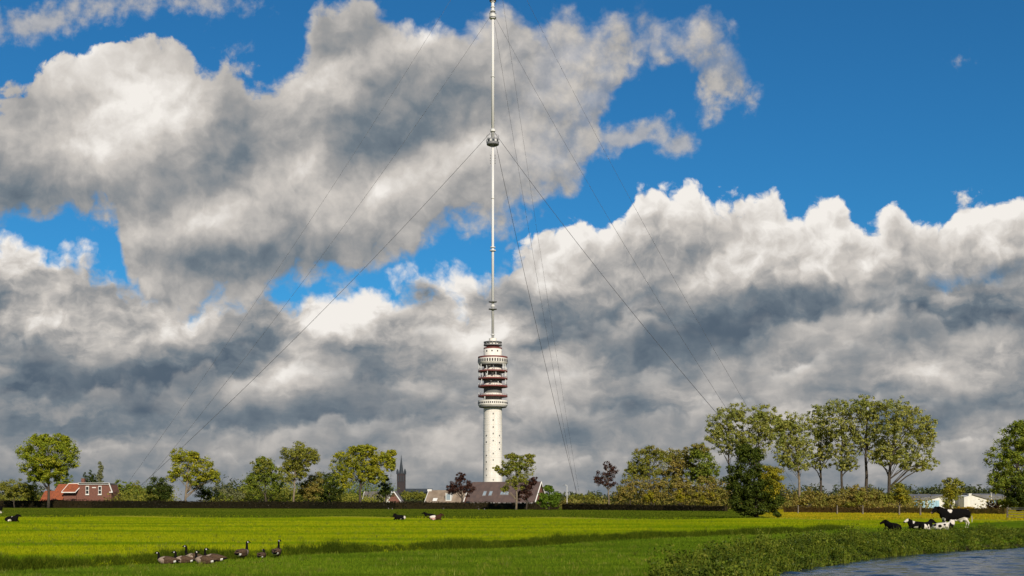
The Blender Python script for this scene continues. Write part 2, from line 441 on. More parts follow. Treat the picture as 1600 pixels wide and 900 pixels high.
class MB:
    """collects shapes, build() links them as one mesh object"""
    def __init__(s):
        s.v, s.f, s.mi = [], [], []

    def face(s, idx, mi=0):
        s.f.append(tuple(idx)); s.mi.append(mi)

    def box(s, c, size, rz=0.0, mi=0, taper=1.0):
        b = len(s.v)
        cs, sn = math.cos(rz), math.sin(rz)
        for dz in (-.5, .5):
            k = taper if dz > 0 else 1.0
            for dx, dy in ((-.5, -.5), (.5, -.5), (.5, .5), (-.5, .5)):
                x, y = dx * size[0] * k, dy * size[1] * k
                s.v.append((c[0] + x * cs - y * sn, c[1] + x * sn + y * cs, c[2] + dz * size[2]))
        for q in ((3, 2, 1, 0), (4, 5, 6, 7), (0, 1, 5, 4), (1, 2, 6, 5), (2, 3, 7, 6), (3, 0, 4, 7)):
            s.face([b + i for i in q], mi)
        return s

    def tube(s, pts, rad, n=6, mi=0, cap=True, up=(0, 0, 1), mis=None):
        """rad: number or (side, up) per point"""
        pts = [Vector(p) for p in pts]
        b = len(s.v)
        for i, p in enumerate(pts):
            t = (pts[min(i + 1, len(pts) - 1)] - pts[max(i - 1, 0)])
            if t.length < 1e-6: t = Vector((0, 0, 1))
            t.normalize()
            u = Vector(up)
            if abs(t.dot(u)) > 0.97: u = Vector((1, 0, 0)) if abs(t.x) < 0.9 else Vector((0, 1, 0))
            sx = t.cross(u).normalized()
            sy = sx.cross(t)
            r = rad[i] if isinstance(rad, (list, tuple)) else rad
            ra, rb = r if isinstance(r, (tuple, list)) else (r, r)
            for k in range(n):
                a = 2 * math.pi * k / n
                s.v.append(tuple(p + sx * (ra * math.cos(a)) + sy * (rb * math.sin(a))))
        for i in range(len(pts) - 1):
            for k in range(n):
                k2 = (k + 1) % n
                s.face((b + i * n + k, b + i * n + k2, b + (i + 1) * n + k2, b + (i + 1) * n + k), mis[i] if mis else mi)
        if cap:
            s.face([b + k for k in range(n)][::-1], mis[0] if mis else mi)
            e = b + (len(pts) - 1) * n
            s.face([e + k for k in range(n)], mis[-1] if mis else mi)
        return s

    def lathe(s, prof, n=32, c=(0, 0, 0), mi=0, closed=False):
        b = len(s.v)
        for r, z in prof:
            for k in range(n):
                a = 2 * math.pi * k / n
                s.v.append((c[0] + r * math.cos(a), c[1] + r * math.sin(a), c[2] + z))
        m = len(prof)
        for i in range(m if closed else m - 1):
            j = (i + 1) % m
            for k in range(n):
                k2 = (k + 1) % n
                s.face((b + i * n + k, b + i * n + k2, b + j * n + k2, b + j * n + k), mi)
        return s

    def poly(s, pts, mi=0):
        b = len(s.v)
        s.v.extend(tuple(p) for p in pts)
        s.face(range(b, b + len(pts)), mi)
        return s

    def prism(s, pts, d, mi=0):
        """flat outline pts pushed along vector d"""
        b = len(s.v); k = len(pts)
        s.v.extend(tuple(p) for p in pts)
        s.v.extend((p[0] + d[0], p[1] + d[1], p[2] + d[2]) for p in pts)
        s.face(range(b, b + k), mi)
        s.face(list(range(b + k, b + 2 * k))[::-1], mi)
        for i in range(k):
            j = (i + 1) % k
            s.face((b + j, b + i, b + k + i, b + k + j), mi)
        return s

    def build(s, name, mats, parent=None, loc=(0, 0, 0), rz=0.0, smooth=False, fix=True):
        me = bpy.data.meshes.new(name)
        me.from_pydata(s.v, [], s.f)
        for m in (mats if isinstance(mats, (list, tuple)) else [mats]):
            me.materials.append(m)
        me.polygons.foreach_set('material_index', s.mi)
        if fix:
            bm = bmesh.new(); bm.from_mesh(me)
            bmesh.ops.recalc_face_normals(bm, faces=bm.faces)
            bm.to_mesh(me); bm.free()
        if smooth:
            me.polygons.foreach_set('use_smooth', [True] * len(me.polygons))
        me.update()
        return link(name, me, parent, loc, rz)


def link(name, me, parent=None, loc=(0, 0, 0), rz=0.0):
    o = bpy.data.objects.new(name, me)
    COL.objects.link(o)
    o.location = loc
    o.rotation_euler = (0, 0, rz)
    if parent is not None:
        o.parent = parent
    return o


def tag(o, label=None, cat=None, group=None, kind=None):
    for k, v in (('label', label), ('category', cat), ('group', group), ('kind', kind)):
        if v: o[k] = v
    return o


def thing(name, label, cat, loc=(0, 0, 0), rz=0.0, group=None):
    o = link(name, None, None, loc, rz)
    o.empty_display_size = 0.5
    return tag(o, label, cat, group)


def soup(name, verts, k, mat, parent=None, loc=(0, 0, 0), mat2=None, n2=0):
    """verts (n,k,3): n separate faces of k corners, as one mesh"""
    n = len(verts)
    me = bpy.data.meshes.new(name)
    me.vertices.add(n * k)
    me.vertices.foreach_set('co', np.ascontiguousarray(verts, dtype=np.float32).ravel())
    me.loops.add(n * k)
    me.loops.foreach_set('vertex_index', np.arange(n * k, dtype=np.int32))
    me.polygons.add(n)
    me.polygons.foreach_set('loop_start', np.arange(0, n * k, k, dtype=np.int32))
    me.materials.append(mat)
    if mat2 is not None:                                  # the last n2 faces in a second tint
        me.materials.append(mat2)
        me.polygons.foreach_set('material_index', np.r_[np.zeros(n - n2, np.int32), np.ones(n2, np.int32)])
    me.update(calc_edges=True)
    return link(name, me, parent, loc)


def unit(n):
    v = rng.normal(size=(n, 3))
    return v / np.linalg.norm(v, axis=1)[:, None]


def leaves(pos, out, size, flat=0.45):
    """kite shaped leaf quads at pos with normals leaning outwards"""
    n = len(pos)
    nr = out * 0.85 + unit(n) * 0.6 + np.array([0, 0, flat])
    nr /= np.linalg.norm(nr, axis=1)[:, None]
    t = np.cross(nr, unit(n)); t /= np.linalg.norm(t, axis=1)[:, None] + 1e-9
    b = np.cross(nr, t)
    s = (size * rng.uniform(0.6, 1.35, n))[:, None]
    w = s * rng.uniform(0.42, 0.7, n)[:, None]
    q = np.stack([pos - t * s * 0.5, pos + b * w * 0.5 - t * s * 0.05, pos + t * s * 0.5, pos - b * w * 0.5 - t * s * 0.05], axis=1)
    return q


def clump_leaves(cen, rad, per, size, squash=0.75, flat=0.45):
    n = len(cen)
    u = unit(n * per)
    r = np.repeat(rad, per) * rng.random(n * per) ** 0.5
    d = u * r[:, None] * np.array([1, 1, squash])
    return leaves(np.repeat(cen, per, axis=0) + d, u, size, flat)


def blades(pos, h, w, lean=0.35):
    """grass: one triangle per blade"""
    n = len(pos)
    a = rng.uniform(0, 2 * np.pi, n)
    s = np.stack([np.cos(a), np.sin(a), np.zeros(n)], 1) * (w * rng.uniform(0.6, 1.3, n))[:, None] * 0.5
    l = unit(n) * (lean * h)[:, None]
    l[:, 2] = 0
    top = pos + l + np.stack([np.zeros(n), np.zeros(n), h * rng.uniform(0.6, 1.15, n)], 1)
    return np.stack([pos - s, pos + s, top], axis=1)


# ================================================================ materials
M = {}
M['tower'] = material('tower_concrete', (0.78, 0.74, 0.68), 0.85, (0.64, 0.60, 0.54), 0.5, 5, stretch=(1, 1, 0.12))
M['tower_grey'] = material('grey_concrete_and_shade', (0.17, 0.17, 0.165), 0.85, (0.12, 0.12, 0.12), 0.3)  # real grey concrete, also the painted shade on the shaft core
M['mast'] = material('mast_paint', (0.70, 0.69, 0.67), 0.5, (0.58, 0.57, 0.56), 0.08, 3, stretch=(1, 1, 0.4))
M['red'] = material('red_paint', (0.21, 0.062, 0.055), 0.6, (0.16, 0.05, 0.046), 0.4)
M['glass'] = material('dark_glass', (0.025, 0.028, 0.032), 0.12, (0.02, 0.02, 0.025), 1.0, spec=0.6)
M['steel'] = material('grey_steel', (0.22, 0.22, 0.225), 0.5, (0.16, 0.16, 0.17), 0.5)
M['dish'] = material('white_dish', (0.75, 0.75, 0.73), 0.5)
M['wire'] = material('guy_wire_steel', (0.06, 0.062, 0.07), 0.6)
M['brick'] = material('brick', (0.20, 0.085, 0.06), 0.9, (0.14, 0.065, 0.05), 2.5, 6)
M['brick_dark'] = material('dark_brick', (0.045, 0.034, 0.036), 0.9, (0.035, 0.028, 0.031), 0.5, 5)
M['tile_orange'] = material('orange_roof_tile', (0.31, 0.082, 0.030), 0.8, (0.20, 0.06, 0.03), 0.9, 6, stretch=(1.5, 1, 1))
M['tile_brown'] = material('brown_roof_tile', (0.12, 0.080, 0.068), 0.8, (0.085, 0.060, 0.054), 0.7, 6, stretch=(1.5, 1, 1))
M['tile_grey'] = material('grey_roof_tile', (0.17, 0.145, 0.135), 0.8, (0.11, 0.10, 0.10), 0.7, 6)
M['thatch'] = material('weathered_roof', (0.30, 0.23, 0.165), 0.9, (0.19, 0.14, 0.10), 0.5, 6)
M['slate'] = material('slate', (0.035, 0.043, 0.054), 0.7, (0.027, 0.034, 0.044), 0.2)
M['white'] = material('white_paint', (0.74, 0.72, 0.68), 0.6, (0.64, 0.62, 0.58), 0.7)
M['shed_white'] = material('white_cladding', (0.66, 0.65, 0.61), 0.6, (0.56, 0.55, 0.52), 0.5, stretch=(3, 3, 0.4))
M['shed_blue'] = material('pale_blue_cladding', (0.30, 0.47, 0.58), 0.5, (0.24, 0.40, 0.52), 0.4)
M['shed_deepblue'] = material('blue_cladding', (0.10, 0.24, 0.36), 0.5, (0.08, 0.19, 0.30), 0.4)
M['shed_roof'] = material('fibre_cement_roof', (0.17, 0.165, 0.165), 0.8, (0.12, 0.12, 0.125), 0.4)
M['bark'] = material('bark', (0.075, 0.060, 0.044), 0.95, (0.048, 0.038, 0.03), 2.5, 5)
M['bark_pale'] = material('pale_bark', (0.24, 0.19, 0.13), 0.95, (0.13, 0.10, 0.07), 2.0, 5)
M['wood'] = material('weathered_wood', (0.20, 0.165, 0.12), 0.9, (0.12, 0.10, 0.08), 4.0, 5)
M['skylight'] = material('skylight_glass', (0.30, 0.36, 0.40), 0.08, (0.25, 0.30, 0.34), 1.0, spec=1.0)
L = {}
L['bright'] = leafmat('leaf_bright', [(0.075, 0.100, 0.008), (0.125, 0.140, 0.010), (0.19, 0.180, 0.012)], 0.3, patch=(0.35, (0.060, 0.085, 0.010), 0.55), gain=2.20)
L['yellow'] = leafmat('leaf_yellow_green', [(0.095, 0.105, 0.010), (0.15, 0.145, 0.012), (0.22, 0.19, 0.012)], 0.3, patch=(0.3, (0.075, 0.095, 0.012), 0.55), gain=2.20)
L['olive'] = leafmat('leaf_olive', [(0.060, 0.070, 0.012), (0.095, 0.095, 0.014), (0.125, 0.115, 0.018)], 0.28, gain=2.38)
L['mid'] = leafmat('leaf_mid', [(0.045, 0.068, 0.010), (0.075, 0.092, 0.011), (0.105, 0.112, 0.014)], 0.28, gain=2.33)
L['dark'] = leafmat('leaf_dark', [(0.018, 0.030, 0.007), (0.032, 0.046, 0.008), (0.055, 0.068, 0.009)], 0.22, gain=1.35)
L['darkgold'] = leafmat('leaf_dark_gold', [(0.022, 0.034, 0.006), (0.038, 0.052, 0.007), (0.060, 0.072, 0.008)], 0.2, gain=1.40)
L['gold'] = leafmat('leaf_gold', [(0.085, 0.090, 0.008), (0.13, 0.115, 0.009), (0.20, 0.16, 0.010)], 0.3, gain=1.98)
L['purple'] = leafmat('leaf_purple', [(0.026, 0.012, 0.010), (0.045, 0.020, 0.015), (0.070, 0.034, 0.022)], 0.2, gain=1.35)
L['brown'] = leafmat('leaf_autumn', [(0.085, 0.065, 0.018), (0.120, 0.100, 0.022), (0.150, 0.105, 0.028), (0.08, 0.085, 0.015)], 0.25, patch=(0.25, (0.075, 0.085, 0.015), 0.6), gain=2.21)
L['poplar'] = leafmat('leaf_poplar', [(0.065, 0.075, 0.018), (0.10, 0.10, 0.022), (0.15, 0.135, 0.032)], 0.3, patch=(0.2, (0.070, 0.085, 0.018), 0.5), gain=2.92)
L['pale'] = leafmat('leaf_pale', [(0.11, 0.125, 0.055), (0.15, 0.155, 0.07), (0.18, 0.18, 0.09)], 0.3, gain=1.30)
L['fresh'] = leafmat('leaf_fresh', [(0.050, 0.095, 0.010), (0.085, 0.135, 0.012), (0.12, 0.165, 0.016)], 0.3, gain=1.40)
L['far'] = leafmat('leaf_far', [(0.032, 0.045, 0.018), (0.048, 0.058, 0.022), (0.062, 0.066, 0.026)], 0.2, gain=1.50)
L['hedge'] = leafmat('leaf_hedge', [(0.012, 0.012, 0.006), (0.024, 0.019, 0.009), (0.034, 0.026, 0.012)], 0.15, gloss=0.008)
L['fieldhedge'] = leafmat('leaf_field_hedge', [(0.06, 0.035, 0.012), (0.10, 0.06, 0.018), (0.08, 0.065, 0.015)], 0.2, gloss=0.008)
L['herb'] = leafmat('bank_herb_leaf', [(0.035, 0.060, 0.006), (0.065, 0.092, 0.008), (0.105, 0.125, 0.012), (0.125, 0.125, 0.016)], 0.3, patch=(0.9, (0.022, 0.036, 0.005), 0.9), gain=1.60)
L['reed'] = leafmat('bank_grass_blade', [(0.055, 0.080, 0.008), (0.095, 0.120, 0.010), (0.15, 0.155, 0.02)], 0.3, patch=(0.3, (0.06, 0.075, 0.01), 0.6), gain=1.70)
L['grass_near'] = leafmat('meadow_blade_deep', [(0.055, 0.095, 0.006), (0.078, 0.120, 0.007), (0.110, 0.145, 0.009)], 0.35, gloss=0.0, patch=((0.10, 0.35, 1), (0.042, 0.072, 0.005), 0.8), gain=1.78)  # deep green of lush grass, with the front cloud shade coloured in
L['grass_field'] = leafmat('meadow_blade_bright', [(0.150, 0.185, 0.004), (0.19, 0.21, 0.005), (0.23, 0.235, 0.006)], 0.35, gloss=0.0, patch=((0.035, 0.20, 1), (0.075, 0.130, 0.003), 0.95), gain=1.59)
L['grass_rough'] = leafmat('ditch_blade', [(0.035, 0.060, 0.005), (0.060, 0.090, 0.006), (0.12, 0.14, 0.012)], 0.25, gloss=0.0, patch=(0.4, (0.04, 0.06, 0.006), 0.7), gain=1.1)
L['straw'] = leafmat('straw_blade', [(0.22, 0.18, 0.008), (0.31, 0.23, 0.010), (0.36, 0.26, 0.015), (0.14, 0.15, 0.010)], 0.35, gloss=0.0, patch=((0.10, 0.10, 1), (0.13, 0.15, 0.008), 0.85), gain=1.55)
L['flower'] = leafmat('yellow_flower', [(0.50, 0.34, 0.008), (0.62, 0.40, 0.01), (0.36, 0.30, 0.02)], 0.3)

# ================================================================ terrain
WZ = -0.45
wedge_px = [(1196, 900), (1272, 887.5), (1385, 871), (1495, 861.5), (1600, 856)]
wedge = [gp(x, y, WZ)[:2] for x, y in wedge_px]
WEDGE = np.array([(2.6, -60), (3.0, 0), (5.2, 20)] + wedge + [(33, 60), (60, 74), (120, 92), (260, 100)])
WPOLY = np.vstack([WEDGE, [(260, -60)]])


def inside(P, poly):
    x, y = P[:, 0], P[:, 1]
    r = np.zeros(len(P), bool)
    j = len(poly) - 1
    for i in range(len(poly)):
        xi, yi = poly[i]; xj, yj = poly[j]
        if yi != yj:
            r ^= ((yi > y) != (yj > y)) & (x < (xj - xi) * (y - yi) / (yj - yi) + xi)
        j = i
    return r


def dist_line(P, line):
    d = np.full(len(P), 1e9)
    for a, b in zip(line[:-1], line[1:]):
        ab = b - a
        t = np.clip(((P - a) @ ab) / (ab @ ab), 0, 1)
        d = np.minimum(d, np.linalg.norm(P - (a + t[:, None] * ab), axis=1))
    return d


def sstep(x, a, b):
    t = np.clip((x - a) / (b - a), 0, 1)
    return t * t * (3 - 2 * t)


def wob(P, f, seed):
    """cheap smooth 2-d noise about -1..1"""
    r = np.random.default_rng(seed)
    s = np.zeros(len(P))
    for i in range(6):
        k = f * r.uniform(0.6, 2.2); a = r.uniform(0, 6.28)
        s += np.sin((P[:, 0] * math.cos(a) + P[:, 1] * math.sin(a)) * k + r.uniform(0, 6.28))
    return s / 3.0


DS, DO = 1.27, 45.0                                   # ditch runs along Y = DO + DS X


def ditch_d(P):
    return (P[:, 1] - DO - DS * P[:, 0]) / math.hypot(1, DS)


def ground_z(P):
    sd = dist_line(P, WEDGE) * np.where(inside(P, WPOLY), -1, 1)
    z = -1.1 + 1.1 * sstep(sd, -0.7, 1.1)
    z += 0.035 * wob(P, 0.22, 3) * sstep(sd, 1.0, 5.0) * (np.hypot(P[:, 0], P[:, 1]) < 400)
    d = ditch_d(P) + 0.25 * wob(P, 0.5, 5)
    fade = sstep(P[:, 0], 22, 15) * sstep(sd, 0.5, 3)
    z -= 0.30 * np.exp(-((d - 0.1) / 0.42) ** 2) * fade
    z += 0.10 * np.exp(-((d - 1.0) / 0.6) ** 2) * fade
    e = P[:, 1] + 0.26 * P[:, 0] - 118
    z += 0.22 * np.exp(-(e / 1.6) ** 2) * (np.abs(P[:, 0]) < 120)
    return z


def axis_lines(fine0, fine1, step, far):
    a = list(np.arange(fine0, fine1, step))
    v, st = a[-1], step
    while v < far:
        st = min(st * 1.16, 900); v += st; a.append(v)
    v, st = a[0], step
    pre = []
    while v > -far:
        st = min(st * 1.16, 900); v -= st; pre.append(v)
    return np.array(pre[::-1] + a)


gx = axis_lines(-26, 44, 0.4, 9000)
gy = axis_lines(16, 84, 0.4, 12000)
gy = gy[gy > -1500]
GX, GY = np.meshgrid(gx, gy)
GP = np.stack([GX.ravel(), GY.ravel()], 1)
GZ = ground_z(GP)
me = bpy.data.meshes.new('meadow_ground')
nx, ny = len(gx), len(gy)
me.vertices.add(nx * ny)
me.vertices.foreach_set('co', np.column_stack([GP, GZ]).astype(np.float32).ravel())
ii = (np.arange(ny - 1)[:, None] * nx + np.arange(nx - 1)[None, :]).ravel()
quads = np.stack([ii, ii + 1, ii + 1 + nx, ii + nx], 1).astype(np.int32)
me.loops.add(quads.size); me.loops.foreach_set('vertex_index', quads.ravel())
me.polygons.add(len(quads)); me.polygons.foreach_set('loop_start', np.arange(0, quads.size, 4, dtype=np.int32))
me.update(calc_edges=True)
me.polygons.foreach_set('use_smooth', [True] * len(me.polygons))


def ground_material():
    m = bpy.data.materials.new('meadow')
    m.use_nodes = True
    nt = m.node_tree
    n = N(nt)
    b = nt.nodes['Principled BSDF']
    n.put(b.inputs['Roughness'], 1.0); n.put(b.inputs['Specular IOR Level'], 0.0)
    co = n.new('ShaderNodeTexCoord').outputs['Object']
    x, y, z = n.sep(co)
    big = n.noise(n.v('MULTIPLY', co, (0.05, 0.16, 1)), 1.0, 4, 0.55)
    med = n.noise(n.v('MULTIPLY', co, (0.5, 1.6, 1)), 1.0, 5, 0.6)
    fin = n.noise(n.v('MULTIPLY', co, (9, 9, 1)), 1.0, 5, 0.7)
    t = n.mad(fin, 0.45, n.mad(med, 0.5, n.mul(big, 0.9)))                # about 0.92
    t = n.smooth(t, 0.70, 1.15, kind='LINEAR')
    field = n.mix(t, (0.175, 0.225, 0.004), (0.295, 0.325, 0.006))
    near = n.mix(t, (0.066, 0.120, 0.006), (0.120, 0.178, 0.009))  # lusher grass, deepened to stand in for cloud shade at the front
    rough = n.mix(t, (0.075, 0.105, 0.007), (0.14, 0.16, 0.012))
    gold = n.mix(t, (0.22, 0.20, 0.006), (0.54, 0.39, 0.010))
    far = (0.05, 0.065, 0.012)
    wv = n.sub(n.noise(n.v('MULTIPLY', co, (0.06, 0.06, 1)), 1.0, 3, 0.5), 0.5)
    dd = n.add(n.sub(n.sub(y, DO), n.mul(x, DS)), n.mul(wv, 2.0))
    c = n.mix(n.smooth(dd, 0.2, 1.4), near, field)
    e = n.add(n.sub(n.mad(x, 0.26, y), 118.0), n.mul(wv, 3.0))
    c = n.mix(n.smooth(e, -2.2, -0.4), c, (0.30, 0.29, 0.03))
    # rough strip beyond the mown field; dry golden grass towards the right
    gmask = n.smooth(n.add(n.m('DIVIDE', x, n.mx(y, 1.0)), n.mul(wv, 0.05)), 0.20, 0.25)
    c = n.mix(n.smooth(e, 0.6, 2.5), c, n.mix(gmask, rough, gold))
    c = n.mix(n.smooth(y, 300, 420), c, far)
    c = n.mix(n.smooth(z, -0.12, -0.34), c, (0.035, 0.032, 0.016))
    n.put(b.inputs['Base Color'], c)
    bp = n.new('ShaderNodeBump')
    n.put(bp.inputs['Strength'], 0.8); n.put(bp.inputs['Distance'], 0.06)
    n.put(bp.inputs['Height'], n.add(fin, n.mul(med, 0.8)))
    n.put(b.inputs['Normal'], bp.outputs[0])
    return m


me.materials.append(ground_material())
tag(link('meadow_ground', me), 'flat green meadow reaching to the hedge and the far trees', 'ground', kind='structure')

# ---------------------------------------------------------------- water
wx = np.concatenate([np.arange(1.0, 6, 0.5), np.arange(6.0, 29, 0.10), np.geomspace(29, 262, 50)])
wy = np.concatenate([-np.geomspace(62, 14, 16)[:16], np.arange(14, 31, 0.5), np.arange(31, 58, 0.10), np.geomspace(58.2, 104, 40)])
wy = np.unique(np.sort(wy))
WX, WY = np.meshgrid(wx, wy)
P2 = np.stack([WX.ravel(), WY.ravel()], 1)
r_ = np.random.default_rng(5)
zz = np.zeros(len(P2))
for i in range(46):
    lam = r_.uniform(0.32, 1.5); k = 2 * math.pi / lam; a = math.radians(250) + r_.normal() * 0.55
    ph = P2[:, 0] * math.cos(a) * k + P2[:, 1] * math.sin(a) * k + r_.uniform(0, 6.28)
    zz += 0.0027 * lam * (np.sin(ph) + 0.25 * np.cos(2 * ph))
me = bpy.data.meshes.new('canal_water')
nx, ny = len(wx), len(wy)
keep = inside(P2, WPOLY) | (dist_line(P2, WEDGE) < 1.6)
me.vertices.add(nx * ny)
me.vertices.foreach_set('co', np.column_stack([P2, WZ + zz]).astype(np.float32).ravel())
ii = (np.arange(ny - 1)[:, None] * nx + np.arange(nx - 1)[None, :]).ravel()
quads = np.stack([ii, ii + 1, ii + 1 + nx, ii + nx], 1).astype(np.int32)
quads = quads[keep[quads].all(axis=1)]
me.loops.add(quads.size); me.loops.foreach_set('vertex_index', quads.ravel())
me.polygons.add(len(quads)); me.polygons.foreach_set('loop_start', np.arange(0, quads.size, 4, dtype=np.int32))
me.update(calc_edges=True)
me.polygons.foreach_set('use_smooth', [True] * len(me.polygons))
wm = bpy.data.materials.new('water')
wm.use_nodes = True
n = N(wm.node_tree)
b = wm.node_tree.nodes['Principled BSDF']
n.put(b.inputs['Base Color'], (0.02, 0.028, 0.038)); n.put(b.inputs['Roughness'], 0.07); n.put(b.inputs['IOR'], 1.33)
bp = n.new('ShaderNodeBump')
n.put(bp.inputs['Strength'], 0.5); n.put(bp.inputs['Distance'], 0.03)
co = n.new('ShaderNodeTexCoord').outputs['Object']
n.put(bp.inputs['Height'], n.noise(n.v('MULTIPLY', co, (3.0, 6.0, 1)), 1.0, 4, 0.6))
n.put(b.inputs['Normal'], bp.outputs[0])
me.materials.append(wm)
tag(link('canal_water', me), 'rippled blue grey water in the lower right corner', 'water', kind='structure')

# ================================================================ broadcast tower
TD = 720.0
TX = ax(770, TD)


def tz(py): return az_(py, TD)


tower = thing('broadcast_tower', 'tall white concrete broadcast tower with red galleries and a slender guyed mast', 'tower', (TX, TD, 0))
RS, RG = 5.75, 9.25
MB().lathe([(6.3, -0.5), (6.1, 12), (5.9, 35), (RS, 58), (RS, tz(636)), (RS, tz(636) + 0.6)], 48).build('shaft', M['tower'], tower, smooth=True)
for k in range(14):
    zj = 5.0 + k * 4.1
    rj = np.interp(zj, [0, 12, 35, 58], [6.3, 6.1, 5.9, RS])
    MB().lathe([(rj - 0.1, zj), (rj + 0.07, zj), (rj + 0.07, zj + 0.22), (rj - 0.1, zj + 0.22)], 40, closed=True).build('joint_ring', M['tower'], tower)
MB().lathe([(RS - 0.06, tz(637)), (RS - 0.06, tz(561))], 48).build('shaded_core', M['tower_grey'], tower, smooth=True)  # dark grey paints in the shade on the shaft between galleries
for col, rows in ((771, (647, 657, 709, 719, 750)), (760.5, (681, 691, 712, 722, 733, 743)), (780.5, (681, 692, 702)), (765.5, ()), (771, (668, 678, 689))):
    for py in rows:
        off = (col - 770) * 0.4
        a = math.asin(off / 6.0)
        z = tz(py)
        r = 6.0
        w = MB().box((math.sin(a) * r, -math.cos(a) * r, z), (0.6, 0.35, 0.85), a).build('window', M['tower_grey'] if py not in (668, 678, 689, 722) else M['tower_grey'], tower)


def ring(name, z0, z1, r0, r1, mat, parent, n=48):
    return MB().lathe([(r0, z0), (r1, z0), (r1, z1), (r0, z1)], n, closed=True).build(name, mat, parent)


def gallery(zb, zt, colr, slab_r=RG):
    g = ring('gallery', zb, zb + 0.45, RS - 0.3, slab_r, M['red'], tower)
    ring('parapet', zb + 0.452, zt, slab_r - 0.35, slab_r - 0.05, colr, g)
    mb = MB()
    for k in range(24):
        a = 2 * math.pi * k / 24
        mb.box((math.cos(a) * (slab_r - 0.2), math.sin(a) * (slab_r - 0.2), zt + 0.35), (0.12, 0.12, 0.7), a)
    mb.lathe([(slab_r - 0.26, zt + 0.70), (slab_r - 0.14, zt + 0.70), (slab_r - 0.14, zt + 0.80), (slab_r - 0.26, zt + 0.80)], 48, closed=True)
    mb.build('railing', M['red'], g)
    # inner plinth, pale cone added to show sunlit shaft between galleries
    MB().lathe([(RS + 0.5, zb + 0.455), (RS + 0.45, zb + 1.5), (RS + 0.1, zb + 2.2), (RS - 0.1, zb + 2.25)], 48).build('sunlit_band', M['tower'], g, smooth=True)
    return g


for yb, yt in ((620.3, 618.2), (605.2, 603.0), (593.1, 591.0), (581.4, 579.4)):
    gallery(tz(yb), tz(yt), M['red'])


def drum(yb, yt, nwin, wh, wy):
    zb, zt = tz(yb), tz(yt)
    g = MB().lathe([(RS - .3, zb), (RG - 0.6, zb), (RG, zb + 0.9), (RG, zt), (RG - 0.35, zt + 0.02), (RS - .3, zt + 0.02)], 64, closed=True).build('drum_gallery', M['tower'], tower, smooth=False)
    ring('ring_beam', zb - 0.5, zb - 0.01, RS - .2, RG - 0.7, M['tower_grey'], g)
    for k in range(nwin):
        a = 2 * math.pi * k / nwin
        MB().box((math.cos(a) * RG, math.sin(a) * RG, tz(wy)), (0.25, wh[0], wh[1]), a).build('window', M['glass'], g)
    return g


drum(635.4, 626.2, 44, (0.72, 0.95), 630.0)
g6 = drum(569.5, 560.6, 36, (0.85, 1.75), 564.3)
ring('red_railing', tz(560.2), tz(557.8), RG - 0.4, RG, M['red'], g6)
# upper drum
MB().lathe([(RS - 0.1, tz(561)), (RS - 0.1, tz(546)), (RS - 0.5, tz(545.5))], 48).build('upper_drum', M['tower'], tower, smooth=True)
for k in range(10):
    a = 2 * math.pi * k / 10 + 0.25
    MB().box((math.cos(a) * (RS - 0.1), math.sin(a) * (RS - 0.1), tz(549.5)), (0.3, 0.8, 0.9), a).build('window', M['glass'], tower)
ring('red_ring', tz(545.4), tz(543.6), 3.0, RS, M['red'], tower)
MB().lathe([(3.9, tz(544)), (3.9, tz(540))], 32).build('neck', M['red'], tower)
top = ring('crown_gallery', tz(540.4), tz(538.9), 2.0, RS, M['steel'], tower)
for k in range(16):
    a = 2 * math.pi * k / 16
    MB().box((math.cos(a) * (RS - .4), math.sin(a) * (RS - .4), (tz(538.9) + tz(534.6)) / 2), (0.45, 0.5, tz(534.6) - tz(538.9)), a).build('crown_post', M['steel'], top)
ring('crown_ring', tz(535.2), tz(534.2), RS - 1.0, RS - 0.02, M['steel'], top)
MB().lathe([(4.6, tz(539)), (4.6, tz(534.5)), (2.4, tz(533.0)), (2.4, tz(529)), (1.2, tz(528.2))], 32).build('mast_foot', M['tower'], tower)
# dishes and aerials on the galleries
for px, py, r in ((765, 573.5, .8), (770.5, 585.3, .9), (767.5, 597.5, .85), (753, 574.5, .7), (787, 574, .8), (786.5, 586, .8), (755, 584.5, .7), (751, 613, .5), (757.5, 622.5, .6), (749.5, 576, .5)):
    off = (px - 770) * 0.4
    rr = 8.0
    yy = -math.sqrt(max(rr * rr - off * off, 0.5))
    MB().lathe([(0.0, -0.25), (r * .6, -0.12), (r, 0.12), (r * .9, 0.16), (r * .5, 0.0), (0.0, -0.08)], 14).build('dish_antenna', M['dish'], tower, (off, yy, tz(py)))
    tower.children[-1].rotation_euler = (R(80), 0, math.atan2(off, -yy))
for px, y0, y1 in ((748.5, 570, 592), (752, 570, 580), (789.5, 570, 592), (791, 583, 591), (786, 570, 580), (762, 581.5, 588), (790, 593, 601), (753, 593, 601), (758, 620.5, 626), (787.5, 570, 580)):
    off = (px - 770) * 0.4
    yy = -math.sqrt(max(8.9 ** 2 - off * off, 0.3))
    MB().tube([(off, yy, tz(y1)), (off, yy, tz(y0))], 0.22, 6).build('aerial_pole', M['dish'], tower)

ra = np.random.default_rng(3)
for zl, nn_, hmax in ((tz(581.4), 16, 3.0), (tz(593.1), 18, 3.6), (tz(605.2), 12, 2.6), (tz(620.3), 12, 2.0)):
    for k in range(nn_):
        a = ra.uniform(0, 2 * math.pi); hh_ = ra.uniform(0.5, 1.0) * hmax
        MB().box((math.cos(a) * 8.9, math.sin(a) * 8.9, zl + 0.7 + hh_ / 2), (0.25, ra.uniform(0.25, 0.5), hh_), a).build('antenna_panel', M['dish'] if k % 3 else M['steel'], tower)

